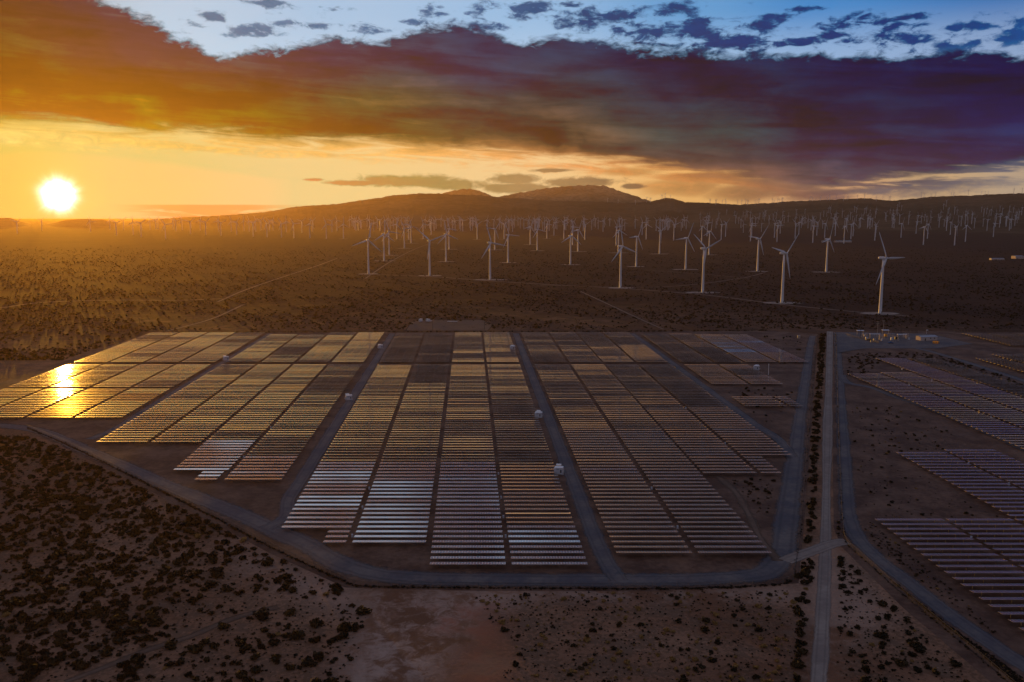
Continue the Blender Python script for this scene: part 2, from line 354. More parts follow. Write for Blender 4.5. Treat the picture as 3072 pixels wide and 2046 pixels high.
def panel_mat():
    m, n, bs, _ = mat('panel_glass'); uv = n.node('ShaderNodeUVMap').outputs[0]
    s = n.node('ShaderNodeSeparateXYZ'); n.put(s.inputs[0], uv); u, v = s.outputs[0], s.outputs[1]
    fu = n.m('FRACT', u); ed = n.mn(fu, n.sub(1., fu)); fv = n.m('FRACT', v); ev = n.mn(fv, n.sub(1., fv))
    fr = n.mx(n.step(ed, .06, .03), n.step(ev, .035, .015))
    cell = n.noise(n.xyz(n.m('FLOOR', u), n.m('FLOOR', v), n.node('ShaderNodeObjectInfo').outputs['Random']), 3.3, 1, .5)
    n.put(bs.inputs['Base Color'], n.mix(fr, n.mix(cell, (.46, .39, .385), (.56, .48, .47)), (.66, .61, .58)))
    n.put(bs.inputs['Roughness'], n.mix(fr, (.09,)*3, (.4,)*3)); bs.inputs['IOR'].default_value = 3.
    bs.inputs['Metallic'].default_value = .8
    return m
def leaf_mat(name, c1, c2):
    m, n, bs, _ = mat(name)
    oi = n.node('ShaderNodeObjectInfo').outputs['Random']
    k = n.noise(obj_pos(n), 1.6, 4, .6); vv = n.mx(attr(n, 'tint'), 0.)
    n.put(bs.inputs['Base Color'], n.mix(n.m('ADD', n.mul(n.add(oi, vv), .5), n.mul(n.sub(k, .5), 1.), clamp=True), c1, c2))
    bs.inputs['Roughness'].default_value = .85; bs.inputs['Specular IOR Level'].default_value = .2
    return m
M = dict(
    soil=ground_mat(), gravel=road_mat('blue_gravel', (.092, .092, .110), (.18, .160, .152), .45),
    dirt=road_mat('pale_dirt', (.26, .21, .18), (.36, .30, .25), .35), track=road_mat('dirt_track', (.125, .078, .052), (.20, .13, .09), .75),
    graded=road_mat('graded_soil', (.085, .040, .024), (.19, .108, .070), .04, False),
    panel=panel_mat(), steel=plain('galvanised_steel', (.13, .12, .12), .6, .2, .8, .2),
    white=plain('turbine_paint', (.82, .82, .84), .38, .06, .05), wht2=plain('white_enclosure', (.62, .64, .68), .4, .1, .8),
    whtroof=plain('white_roof_metal', (.78, .78, .80), .35, .08, .9), dark=plain('dark_vent', (.02, .022, .028), .5, .2, 2.),
    conc=plain('concrete', (.33, .31, .29), .85, .2, .9), wood=plain('weathered_pole_wood', (.085, .06, .045), .85, .25, 3.),
    tan=plain('tan_enclosure', (.50, .42, .33), .5, .12, .8), yellow=plain('machine_yellow', (.80, .36, .02), .4, .15, 1.),
    blue=plain('blue_car_paint', (.05, .12, .26), .25, .05, 1.), glass=plain('dark_window_glass', (.02, .025, .03), .08, .05, 1.), tyre=plain('tyre_rubber', (.02, .02, .02), .8, .1, 3.),
    shed=plain('pale_shed_wall', (.62, .50, .44), .6, .08, .7), sunset_tint_roof=plain('glossy_sheet_roof', (.75, .62, .42), .28, .1, .3, .9), roofg=plain('grey_roof_sheet', (.40, .41, .45), .4, .1, .5),  # glossy roof sheet: gold of the sunset tinted into its base colour
    leaf=leaf_mat('creosote_leaves', (.018, .014, .006), (.070, .046, .017)), leafd=leaf_mat('dark_bush_leaves', (.011, .009, .005), (.040, .029, .012)),
    leafy=leaf_mat('sunlit_dry_bush', (.26, .155, .045), (.42, .26, .09)), twig=plain('twig_wood', (.06, .045, .03), .9, .2, 4.))  # dry yellow bushes, with orange sunlight brightened into their colour
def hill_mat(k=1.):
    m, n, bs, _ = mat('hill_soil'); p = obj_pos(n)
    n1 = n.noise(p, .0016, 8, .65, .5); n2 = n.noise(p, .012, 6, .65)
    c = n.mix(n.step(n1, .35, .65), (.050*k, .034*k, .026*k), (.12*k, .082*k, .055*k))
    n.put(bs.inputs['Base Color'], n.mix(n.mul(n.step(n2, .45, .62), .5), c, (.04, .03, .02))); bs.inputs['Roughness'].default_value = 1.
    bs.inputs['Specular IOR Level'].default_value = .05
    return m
M['hill'] = hill_mat(1.3); M['hazed_rock'] = hill_mat(3.2)  # far mountains: paler base colour stands in for distance haze
def wire_mat():
    m, n, bs, out = mat('chain_link'); bs.inputs['Base Color'].default_value = (.02, .017, .015, 1); bs.inputs['Roughness'].default_value = .6
    tr = n.node('ShaderNodeBsdfTransparent'); mx = n.node('ShaderNodeMixShader')
    p = obj_pos(n); s = n.node('ShaderNodeSeparateXYZ'); n.put(s.inputs[0], p)
    # the woven wire itself is finer than a pixel: coverage grows where blown weeds have caught in the mesh low down
    k = n.noise(p, .35, 4, .6); low = n.step(n.add(s.outputs[2], n.mul(n.sub(k, .5), 1.6)), .9, .1)
    n.put(mx.inputs[0], n.mx(n.mul(low, .6), .18))
    n.nt.links.new(tr.outputs[0], mx.inputs[1]); n.nt.links.new(bs.outputs[0], mx.inputs[2]); n.nt.links.new(mx.outputs[0], out.inputs[0]); return m
M['wire'] = wire_mat()

# ------------------------------------------------------------------ zones on the ground (points surveyed in the print)
def poly(L): return np.array([GO(*q) for q in L])
def inside(px, py, pg):
    r = np.zeros(px.shape, bool); j = len(pg)-1
    for i in range(len(pg)):
        xi, yi = pg[i]; xj, yj = pg[j]
        if yi != yj:
            c = ((yi > py) != (yj > py)) & (px < (xj-xi)*(py-yi)/(yj-yi)+xi); r ^= c
        j = i
    return r
def dist_line(px, py, ln):
    d = np.full(px.shape, 1e9)
    for (ax, ay), (bx, by) in zip(ln[:-1], ln[1:]):
        vx, vy = bx-ax, by-ay; t = np.clip(((px-ax)*vx+(py-ay)*vy)/(vx*vx+vy*vy+1e-9), 0, 1)
        d = np.minimum(d, np.hypot(px-ax-t*vx, py-ay-t*vy))
    return d
U0 = 1405.0                                   # where the panel columns converge
def col_pt(u, y): return G(U0+u*(y-HOR), y)
def smooth_line(pts, step=3.):
    pts = [np.array(p, float) for p in pts]
    P_ = [2*pts[0]-pts[1]]+pts+[2*pts[-1]-pts[-2]]; out = []
    for i in range(1, len(P_)-2):
        p0, p1, p2, p3 = P_[i-1:i+3]; k = max(2, int(np.linalg.norm(p2-p1)/step))
        t0 = 0; t1 = np.linalg.norm(p1-p0)**.5; t2 = t1+np.linalg.norm(p2-p1)**.5; t3 = t2+np.linalg.norm(p3-p2)**.5
        for j in range(k):
            t = t1+(t2-t1)*j/k
            A1 = (t1-t)/(t1-t0)*p0+(t-t0)/(t1-t0)*p1; A2 = (t2-t)/(t2-t1)*p1+(t-t1)/(t2-t1)*p2; A3 = (t3-t)/(t3-t2)*p2+(t-t2)/(t3-t2)*p3
            B1 = (t2-t)/(t2-t0)*A1+(t-t0)/(t2-t0)*A2; B2 = (t3-t)/(t3-t1)*A2+(t-t1)/(t3-t1)*A3
            out.append((t2-t)/(t2-t1)*B1+(t-t1)/(t2-t1)*B2)
    out.append(pts[-1]); return np.array(out)
FIELD = poly([(345, 766), (1760, 760), (1872, 768), (1860, 900), (1835, 1150), (1815, 1335), (1500, 1350), (1100, 1349), (805, 1342), (640, 1267), (480, 1184), (300, 1094), (150, 1021), (60, 983), (-160, 983), (-160, 880), (10, 880)])
FIELDR = poly([(1925, 764), (2100, 762), (2700, 766), (2700, 1700), (2300, 1565), (2100, 1398), (1955, 1258), (1936, 1215), (1928, 1000)])
roads = []                                    # (centre line, half width) kept clear of shrubs
def ribbon(name, pts, w, z, mtl, smooth=True):
    ln = smooth_line(pts) if smooth else np.array(pts, float)
    t = np.gradient(ln, axis=0); t /= np.linalg.norm(t, axis=1)[:, None]+1e-9; nv = np.stack([t[:, 1], -t[:, 0]], 1)
    ww = np.full(len(ln), w/2) if np.isscalar(w) else np.interp(np.linspace(0, 1, len(ln)), np.linspace(0, 1, len(w)), w)/2
    offs = np.linspace(-1, 1, 7); V = []; ac = []
    for k in offs:
        q = ln+nv*(ww*k)[:, None]; V.append(np.column_stack([q, np.full(len(q), z)])); ac.append(np.full(len(q), k))
    V = np.concatenate(V); n_ = len(ln); i = np.arange(n_-1)
    Fq = np.concatenate([np.stack([k*n_+i, k*n_+i+1, (k+1)*n_+i+1, (k+1)*n_+i], 1) for k in range(6)])
    me = np_mesh(name, V, Fq[:, ::-1]); fattr(me, 'across', np.concatenate(ac))
    o = link(name, me, mtl); tag(o, kind='structure'); roads.append((ln[::2], float(np.max(ww)))); return o
def sheet(name, pg, z, mtl, soft=3.):        # flat polygon with a feathered rim
    pg = np.array(pg); e = np.roll(pg, -1, 0)-np.roll(pg, 1, 0); nv = np.stack([e[:, 1], -e[:, 0]], 1); nv /= np.linalg.norm(nv, axis=1)[:, None]
    ar = np.sum(pg[:, 0]*np.roll(pg[:, 1], -1)-np.roll(pg[:, 0], -1)*pg[:, 1])
    if ar < 0: nv = -nv
    outer = pg+nv*soft; n_ = len(pg); V = [(*q, z) for q in outer]+[(*q, z) for q in pg]
    Fs = [(i, (i+1) % n_, n_+(i+1) % n_, n_+i) for i in range(n_)]+[tuple(n_+i for i in range(n_))]
    me = bpy.data.meshes.new(name); me.from_pydata(V, [], Fs); me.update(); fattr(me, 'across', [1.2]*n_+[.3]*n_)
    o = link(name, me, mtl); tag(o, kind='structure'); return o

# ------------------------------------------------------------------ ground
def axis(segs):
    out = [segs[0][0]]
    for a_, b_, st in segs:
        k = max(1, int(round((b_-a_)/st))); out += list(a_+(b_-a_)*(np.arange(k)+1)/k)
    return np.array(out)
def build_ground():
    ys = axis([(-3000, 100, 400), (100, 900, 4), (900, 1500, 15), (1500, 4000, 60), (4000, 12000, 300), (12000, 16000, 2000)])
    xs_ = axis([(-16000, -6000, 2000), (-6000, -900, 150), (-900, -420, 20), (-420, 520, 4), (520, 1200, 20), (1200, 6000, 150), (6000, 16000, 2000)])
    X, Y = np.meshgrid(xs_, ys); x, y = X.ravel(), Y.ravel(); nx, ny = len(xs_), len(ys)
    i, j = np.meshgrid(np.arange(nx-1), np.arange(ny-1)); a_ = (j*nx+i).ravel()
    me = np_mesh('ground', np.column_stack([x, y, np.zeros_like(x)]), np.stack([a_, a_+1, a_+nx+1, a_+nx], 1))
    fin = inside(x, y, FIELD) | inside(x, y, FIELDR)
    scrub = np.where(fin, .25, 1.)
    pg = poly([(860, 1358), (1240, 1358), (1100, 1420), (1040, 1480), (1010, 1568), (770, 1600), (830, 1450)])
    dl = dist_line(x, y, np.vstack([pg, pg[:1]])); s = np.where(inside(x, y, pg), 1, -1)*dl
    pale = np.clip(.5+s/14, 0, 1)
    pg2 = poly([(600, 1270), (820, 1350), (860, 1400), (830, 1440), (700, 1380), (560, 1320), (500, 1230)]); dl = dist_line(x, y, np.vstack([pg2, pg2[:1]])); s = np.where(inside(x, y, pg2), 1, -1)*dl
    pale = np.maximum(pale, .5*np.clip(.5+s/12, 0, 1))
    pg3 = poly([(1835, 1330), (1900, 1240), (1960, 1300), (2060, 1420), (1960, 1480), (1930, 1600), (1860, 1600)]); dl = dist_line(x, y, np.vstack([pg3, pg3[:1]])); s = np.where(inside(x, y, pg3), 1, -1)*dl
    pale = np.maximum(pale, .5*np.clip(.5+s/10, 0, 1))
    pg4 = poly([(1080, 1352), (1830, 1350), (1840, 1385), (1080, 1380)]); dl = dist_line(x, y, np.vstack([pg4, pg4[:1]])); s = np.where(inside(x, y, pg4), 1, -1)*dl
    pale = np.maximum(pale, .6*np.clip(.5+s/8, 0, 1))
    pr = poly([(900, 1400), (1130, 1390), (1150, 1450), (1150, 1600), (1030, 1600), (1080, 1480), (930, 1440)]); dl = dist_line(x, y, np.vstack([pr, pr[:1]])); s = np.where(inside(x, y, pr), 1, -1)*dl
    red = np.clip(.5+s/14, 0, 1); scrub = np.minimum(scrub, 1-.8*np.clip(pale*1.3, 0, 1)); scrub = np.minimum(scrub, 1-.75*red)
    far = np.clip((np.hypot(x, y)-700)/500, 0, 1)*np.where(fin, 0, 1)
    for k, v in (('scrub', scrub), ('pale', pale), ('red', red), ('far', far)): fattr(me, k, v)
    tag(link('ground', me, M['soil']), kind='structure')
build_ground()
sheet('field_soil', FIELD, .012, M['graded'], 4.)
sheet('field_soil', FIELDR, .012, M['graded'], 4.)

g = M['gravel']; d_ = M['dirt']; tk = M['track']
ribbon('perimeter_road', [GO(*q) for q in [(-160, 972), (60, 984), (200, 1036), (400, 1122), (560, 1186), (700, 1250), (800, 1302), (900, 1325), (1100, 1332), (1400, 1333), (1640, 1330), (1750, 1318), (1792, 1286), (1806, 1220), (1815, 1150), (1828, 1050), (1840, 950), (1852, 870), (1862, 800), (1868, 772)]], [10, 11, 12, 13, 12, 11, 9, 9, 8, 8], .030, g)
ribbon('service_road', [col_pt(-1.632, y) for y in (1000, 1060, 1140, 1220, 1290)]+[GO(205, 1010)], 7, .040, g)
ribbon('service_road', [col_pt(-.625, y) for y in (1000, 1080, 1200, 1350, 1440, 1500)]+[GO(655, 1190), GO(610, 1215)], 8, .040, g)
ribbon('service_road', [col_pt(.39, y) for y in (1000, 1080, 1200, 1350, 1500, 1620)]+[GO(1400, 1300), GO(1425, 1335)], 8, .040, g)
ribbon('service_road', [col_pt(1.352, y) for y in (1000, 1080, 1160, 1260)]+[GO(1735, 975), GO(1790, 1010), GO(1822, 1050)], 7, .040, g)
ribbon('dirt_road', [GO(*q) for q in [(1908, 762), (1906, 860), (1903, 960), (1901, 1060), (1899, 1160), (1898, 1240), (1896, 1320), (1892, 1400), (1888, 1480), (1880, 1600), (1875, 1700)]], [7.5, 7, 6.5, 6, 6, 5, 6.5, 6, 4, 4.5, 5, 5], .030, d_)
ribbon('dirt_road', [GO(*q) for q in [(1806, 1290), (1840, 1276), (1880, 1262), (1920, 1248), (1948, 1245)]], 7, .045, d_)
ribbon('gravel_road', [GO(*q) for q in [(1924, 764), (1928, 830), (1932, 900), (1938, 1000), (1944, 1100), (1952, 1190), (1975, 1240), (2020, 1286), (2090, 1340), (2200, 1425), (2354, 1530), (2500, 1620)]], [8, 7.5, 7, 7, 7, 7.5, 8, 8, 8, 8], .050, g)
ribbon('gravel_road', [GO(*q) for q in [(1934, 862), (1950, 880), (2000, 890), (2060, 912), (2150, 944), (2260, 990), (2354, 1032), (2500, 1095)]], 8, .055, g)
ribbon('gravel_road', [GO(*q) for q in [(1930, 790), (2010, 794), (2100, 800), (2200, 826), (2300, 858), (2400, 890), (2600, 950)]], 9, .055, g)
sheet('gravel_yard', poly([(1925, 764), (2140, 768), (2230, 790), (2150, 800), (1990, 800), (1930, 812)]), .062, g, 4)
for L_, w_ in (([(500, 694), (560, 668), (640, 640), (720, 614), (775, 594)], 9), ([(1335, 670), (1400, 700), (1460, 728), (1525, 757)], 7), ([(830, 630), (990, 636), (1130, 646), (1300, 656), (1430, 663), (1620, 678), (1800, 700), (1960, 716), (2090, 727)], 14),
               ([(0, 708), (100, 695), (260, 690), (420, 690), (520, 686)], 12), ([(380, 762), (480, 735), (560, 700)], 9), ([(840, 640), (900, 600), (960, 570), (1000, 556)], 8), ([(1230, 655), (1500, 660), (1700, 640), (1760, 626)], 9), ([(1500, 622), (1640, 632), (1720, 640)], 8)):
    ribbon('dirt_track', [GO(*q) for q in L_], w_, .025, tk)
ribbon('dirt_track', [GO(*q) for q in [(150, 1568), (250, 1530), (350, 1490), (440, 1462), (540, 1420), (640, 1395)]], 4, .025, tk)
ribbon('dirt_track', [GO(*q) for q in [(1650, 1095), (1690, 1130), (1720, 1180), (1750, 1240), (1790, 1290)]], 5, .034, tk)
sheet('vehicle_yard', poly([(945, 742), (960, 736), (1110, 736), (1128, 745), (1120, 760), (935, 760)]), .02, tk, 4)

# ------------------------------------------------------------------ hills
def noise1(x, seed, k=6):
    r_ = np.random.default_rng(seed); o = np.zeros_like(x); a_ = 1.
    for i in range(k): o += a_*np.sin(x*(2**i)*(1+.3*r_.random())+r_.random()*6.28)*(.6+.4*np.sin(x*(2**i)*.37+r_.random()*6)); a_ *= .55
    return o
class Range:
    def __init__(s, crest, dc, ds, db, seed, amp):
        s.az = np.array([AE(*q)[0] for q in crest]); s.el = np.array([AE(*q)[1] for q in crest])
        s.dc = np.array(dc if hasattr(dc, '__len__') else [dc]*len(crest), float); s.ds = ds; s.db = db; s.seed = seed; s.amp = amp
    def h(s, az, d):                          # terrain height at azimuth (deg) and distance
        el = np.interp(az, s.az, s.el); dc = np.interp(az, s.az, s.dc)+100*noise1(az*.5, s.seed+5, 4); hc = H+dc*np.tan(np.radians(el))
        ds = np.interp(az, s.az, np.broadcast_to(s.ds, s.az.shape))
        t = (d-ds)/(dc-ds); up = np.clip(t, 0, 1)**1.25; dn = np.clip((d-dc)/s.db, 0, 1)
        gul = noise1(az*1.9+t*1.1, s.seed, 6)*np.cos(t*3.1+az*.7)*.5+noise1(az*5.3-t*2.7, s.seed+1, 5)*.3
        z = hc*up*(1-dn*.9)+gul*s.amp*np.clip(t, 0, 1)*np.clip(1-abs(t-.5)*1.9, 0, 1)
        z = z+noise1(az*9., s.seed+2, 4)*s.amp*(.14 if s.seed == 8 else .06)*np.clip(t*1.2-.2, 0, 1)
        return np.where(t < 0, -25., z-1.5)
    def mesh(s, name, na, nd):
        A_ = np.linspace(s.az[0], s.az[-1], na); D_ = np.concatenate([np.linspace(0, 1, nd), 1+np.linspace(0, 1, 12)[1:]])
        V = []
        for t in D_:
            ds = np.interp(A_, s.az, np.broadcast_to(s.ds, s.az.shape)); dc = np.interp(A_, s.az, s.dc)
            d = ds-40+(dc-ds+40)*min(t, 1)+max(0, t-1)*s.db*1.1
            V.append(np.column_stack([d*np.sin(np.radians(A_)), d*np.cos(np.radians(A_)), s.h(A_, d)]))
        V = np.concatenate(V); i, j = np.meshgrid(np.arange(na-1), np.arange(len(D_)-1)); a_ = (j*na+i).ravel()
        tag(link(name, np_mesh(name, V, np.stack([a_, a_+1, a_+na+1, a_+na], 1), smooth=True), M['hazed_rock' if name == 'mountains' else 'hill']), kind='structure')
front = [(-60, 560, 10800), (150, 545, 10800), (230, 518, 10800), (300, 508, 10800), (400, 500, 10800), (500, 495, 10800), (560, 491, 10800), (600, 488, 10600), (640, 482, 10600), (670, 476, 10600), (700, 473, 10600), (780, 468, 10600), (820, 461, 10600), (850, 456, 10600), (900, 447, 10600),
         (930, 446, 10600), (960, 444, 10600), (1000, 444, 10600), (1040, 447, 10600), (1100, 448, 10600), (1160, 454, 10600), (1250, 458, 10400), (1350, 462, 10400), (1450, 466, 10300), (1500, 462, 10300), (1530, 454, 10300), (1548, 456, 10300), (1575, 464, 10300), (1620, 465, 10100), (1700, 470, 10100),
         (1760, 466, 10100), (1800, 463, 10000), (1870, 460, 10000), (1940, 457, 9900), (1985, 455, 9900), (2050, 461, 9900), (2130, 452, 9800), (2200, 448, 9800), (2280, 446, 9800), (2354, 443, 9800), (2480, 440, 9800), (2700, 435, 9800)]
HF = Range([q[:2] for q in front], [q[2] for q in front], np.interp([q[0] for q in front], [0, 700, 1400, 2354], [8600, 7900, 7300, 5600]), 2500, 3, 45)
HF.mesh('hills', 700, 70)
peaks = [(820, 480), (930, 462), (1000, 446), (1030, 440), (1055, 435), (1078, 433), (1100, 437), (1140, 453), (1165, 448), (1200, 441), (1240, 434), (1290, 428), (1340, 425), (1380, 425), (1405, 430), (1430, 440), (1455, 448), (1490, 460), (1520, 468), (1600, 490)]
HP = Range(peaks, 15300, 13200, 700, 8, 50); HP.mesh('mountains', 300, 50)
knolls = [(-120, 492), (-40, 499), (0, 499.5), (26, 500), (44, 507), (78, 518), (100, 517), (122, 513), (152, 505), (187, 502.5), (234, 504), (262, 510), (288, 518), (322, 528), (350, 534)]
HK = Range(knolls, 9500, 7600, 2500, 14, 10); HK.mesh('hills', 200, 30)
def terrain_at(px, py):                       # nearest ground or hill point seen at a photo pixel
    d = ray(px, py); az = math.degrees(math.atan2(d[0], d[1])); sl = d[2]/math.hypot(d[0], d[1])
    D = np.linspace(500, 16000, 3000); zr = H+D*sl; zt = np.maximum(np.maximum(HF.h(np.full_like(D, az), D), HK.h(np.full_like(D, az), D) if az < HK.az[-1] else -25), 0)
    k = np.argmax(zr <= zt)
    if zr[k] > zt[k]: return None
    if zt[k] <= 0: x, y = G(px, py); return x, y, 0.
    return D[k]*math.sin(R(az)), D[k]*math.cos(R(az)), zt[k]

# ------------------------------------------------------------------ solar tables
CH = 2.65; PZ = 1.5
def table_meshes(Lg, cache={}):
    Lg = round(Lg, 1)
    if Lg in cache: return cache[Lg]
    h, t = CH/2, .025; X0, X1 = -Lg/2, Lg/2
    V = [(X0, -h, t), (X1, -h, t), (X1, h, t), (X0, h, t), (X0, -h, -t), (X1, -h, -t), (X1, h, -t), (X0, h, -t)]
    Fq = [(0, 1, 2, 3), (7, 6, 5, 4), (0, 4, 5, 1), (1, 5, 6, 2), (2, 6, 7, 3), (3, 7, 4, 0)]
    nm = round(Lg); UV = []
    for f in Fq:
        for i in f: UV.append(((V[i][0]-X0)/Lg*nm, (V[i][1]+h)/CH))
    a_ = np_mesh('panel_surface', V, Fq, uv=UV); a_.materials.append(M['panel'])
    mb = MB(); mb.box((0, 0, -.12), (Lg, .12, .12))
    b_ = mb.mesh('torque_tube'); b_.materials.append(M['steel'])
    cache[Lg] = (a_, b_); return cache[Lg]
POST = MB().box((0, 0, (PZ-.1)/2), (.14, .2, PZ-.1)).mesh('support_post'); POST.materials.append(M['steel'])
KU = CP                                       # u = X*cos(pitch)/H
PITCH = 4.98
def y_of(D): return proj(0, D, 0)[1]
D0 = G(1536, 1702)[1]
cols = [  # name, u left, u right, y top, y bottom, tilt, (optional) bottom with shortened rows: (y end, u left, u right)
 ('westernmost field, outer', -2.600, -2.382, 1001, 1263, 4.6), ('westernmost field, second', -2.362, -2.144, 1001, 1263, 4.7), ('westernmost field, third', -2.124, -1.911, 1001, 1263, 4.9), ('westernmost field, inner', -1.891, -1.668, 1001, 1263, 5.0),
 ('west field, outer', -1.600, -1.382, 1008, 1335, 5.3), ('west field, second', -1.362, -1.150, 1008, 1335, 5.3), ('west field, third', -1.130, -.920, 1001, 1420, 5.4), ('west field, inner', -.900, -.690, 1001, 1452, 5.5),
 ('middle field, outer', -.585, -.3665, 1003, 1598, 6.1), ('middle field, second', -.3465, -.1276, 1003, 1649, 6.0), ('middle field, third', -.1076, .105, 1001, 1703, 6.0), ('middle field, inner', .122, .335, 1001, 1703, 6.2),
 ('east field, outer', .43, .648, 1001, 1672, 5.8), ('east field, second', .668, .878, 1001, 1670, 5.7), ('east field, third', .890, 1.092, 1001, 1428, 5.4), ('east field, inner', 1.110, 1.315, 1001, 1372, 5.3),
 ('far east field, outer', 1.400, 1.608, 1004, 1160, 4.6), ('far east field, second', 1.628, 1.81, 1004, 1160, 4.6), ('far east field, third', 1.830, 2.035, 1008, 1090, 4.1), ('far east field, inner', 2.052, 2.248, 1008, 1090, 4.1),
 ('roadside patch, first', 1.41, 1.625, 1194, 1226, 5.0), ('roadside patch, second', 1.640, 1.705, 1194, 1226, 5.0),
 ('right-hand lower field, first', 1.310, 1.525, 1562, 2040, 5.0), ('right-hand lower field, second', 1.540, 1.748, 1560, 2040, 5.0), ('right-hand lower field, third', 1.760, 1.965, 1362, 2040, 5.3), ('right-hand lower field, fourth', 1.980, 2.185, 1358, 2040, 5.3),
 ('right-hand upper field, first', 2.316, 2.520, 1124, 1560, 5.0), ('right-hand upper field, second', 2.540, 2.730, 1122, 1560, 5.0), ('right-hand upper field, third', 2.752, 2.950, 1080, 1500, 5.0), ('right-hand upper field, fourth', 2.970, 3.165, 1080, 1400, 5.2),
 ('corner field, first', 3.43, 3.62, 1079, 1160, 2.5), ('corner field, second', 3.64, 3.83, 1066, 1160, 2.5), ('corner field, third', 3.85, 4.04, 1066, 1160, 2.5),
 ('top corner field, first', 4.02, 4.21, 1004, 1040, 2.8), ('top corner field, second', 4.23, 4.42, 1004, 1046, 2.8), ('top corner field, third', 4.44, 4.63, 1003, 1046, 2.8)]
short = {7: None, 6: (1452, -1.011, -.93), 8: (1649, -.434, -.3665), 15: (1428, 1.110, 1.185)}
def aim(c, y):                               # each block is tilted to mirror this sky height at the camera, degrees
    if c < 4:
        if y < 1093: return (2.4, 2.2, 1.6, .4)[c]
        if y < 1171: return (1.3, 1.9, 2.4, 2.4)[c]
        return (2.8, 2.6, 7.4, 6.6)[c]
    if c < 8:
        if y < 1093: return (.8, -.2, 2.2, 2.4)[c-4]
        if c == 6 and 1330 < y: return 8.8
        if c == 7 and 1375 < y: return 9.0
        return (2.6, 1.6 if 1100 < y < 1150 else 2.4, 2.2, .6 if y < 1190 else 2.2)[c-4]
    if c < 12:
        if y < 1093: return (-.9, -1.2, 1.2, 1.0)[c-8]
        if y > 1393: return (10.5, 10.3, 9.9, 4.6)[c-8] if y < 1590 or c != 11 else 8.9
        return (2.4, .6 if 1095 < y < 1190 else 2.2, 2.1, 1.6 if y < 1330 else 2.2)[c-8]
    if c < 16:
        if y < 1040: return -.6
        if y < 1093: return (1.2, 1.2, 1.8, 1.7)[c-12]
        if y > 1290: return (5.2, 4.9, 4.3, 4.1)[c-12]
        return (1.4, 1.6, .2, .3)[c-12] if y < 1230 else 2.6
    if c < 18: return -.5 if y < 1093 else 2.2
    if c < 20: return 6.8 if y < 1060 else 2.8
    if c < 22: return 2.2
    if c < 26: return 5.6
    if c < 28: return 3.6
    if c == 28: return 3.4
    if c == 29: return -1.
    return -2.5
tables = []
trng = random.Random(5)
for ci, (nm, ul, ur, y0, y1, tl) in enumerate(cols):
    right = ci >= 22
    Dt, Db = G(1536, y0)[1], G(1536, y1)[1]
    if y1 >= 1060 and not right and y0 < 1090: cross = True
    else: cross = False
    k0 = math.ceil((Db-D0-.01)/PITCH) if not right else 0
    base = D0 if not right else Db
    k = k0; ye = y1; ph = trng.random()*6; blocks = [trng.uniform(-.1, .1) for _ in range(40)]
    r_i = 0
    rows_ = []
    if ci in short and short[ci]:
        ys_, us, ue = short[ci]; Ds = G(1536, ys_)[1]; kk = math.ceil((Ds-D0-.01)/PITCH)
        while D0+kk*PITCH < D0+k0*PITCH-.01: rows_.append((D0+kk*PITCH, us, ue)); kk += 1
    while True:
        D = base+k*PITCH
        if D > Dt: break
        yy = y_of(D); k += 1
        if cross and 1090 < yy < 1097.5: continue
        if 1169 < yy < 1172.5 and ci < 4: continue
        rows_.append((D, ul, ur))
    run = 0; cur = 0
    for D, a1, a2 in rows_:
        r_i += 1; yy = y_of(D)
        xl = col_pt(a1, yy)[0]; xr = col_pt(a2, yy)[0]
        blk = int((D-D0)//63)
        if run <= 0: run = trng.choice([1, 1, 2, 3, 5, 8]); cur = trng.gauss(0, .35)+(trng.gauss(0, .5) if yy < 1100 else trng.gauss(0, .3))
        run -= 1
        dep = math.degrees(math.atan2(H-PZ, D))
        tilt = (dep-aim(ci, yy)-blocks[blk % 40]*1.6-cur*2.-trng.gauss(0, .75 if yy < 1250 else .45 if yy < 1390 else .18)-.3*math.sin(D/31+ph))/2
        tables.append(dict(c=ci, r=r_i, D=D, x=(xl+xr)/2, L=xr-xl, tilt=tilt, y=yy))
for t in tables:
    pl, pr = proj(t['x']-t['L']/2, t['D'], PZ)[0], proj(t['x']+t['L']/2, t['D'], PZ)[0]
    vis = max(0, min(W0, pr)-max(0, pl)); t['vis'] = vis; t['area'] = vis*(t['y']-HOR)**2 if t['y'] < H0+10 else 0
tables = [t for t in tables if t['vis'] > 0 and t['y'] < H0+8]
order = sorted(tables, key=lambda t: -t['area']); solo = set(id(t) for t in order[:300])
percol = {}
for t in order[:300]:
    nm = cols[t['c']][0]; a_, b_ = table_meshes(t['L'])
    e_ = empty('solar_table', (t['x'], t['D'], 0)); TL = -R(t['tilt'])
    o = link('panel_surface', a_, None, e_); o.location = (0, 0, PZ); o.rotation_euler = (TL, 0, 0)
    o = link('torque_tube', b_, None, e_); o.location = (0, 0, PZ); o.rotation_euler = (TL, 0, 0)
    for i in range(4): link('support_post', POST, None, e_).location = (t['L']*((i+.5)/4-.5), 0, 0)
    fld, col_ = nm.split(', ')
    fld = {'westernmost field': 'field with the sun glint', 'west field': 'field left of the wide road', 'middle field': 'central field', 'east field': 'field right of centre',
           'far east field': 'field by the white pole', 'roadside patch': 'small roadside patch', 'right-hand lower field': 'field nearest the diagonal road', 'right-hand upper field': 'field above the diagonal road'}.get(fld, fld)
    cn = {'outer': 'first', 'inner': 'fourth'}.get(col_, col_)
    tag(e_, f"{ordinal(t['r'])} panel row up, {cn} column from the left, {fld}", 'solar panels', 'solar panel rows standing in the fields')
rest = [t for t in tables if id(t) not in solo]
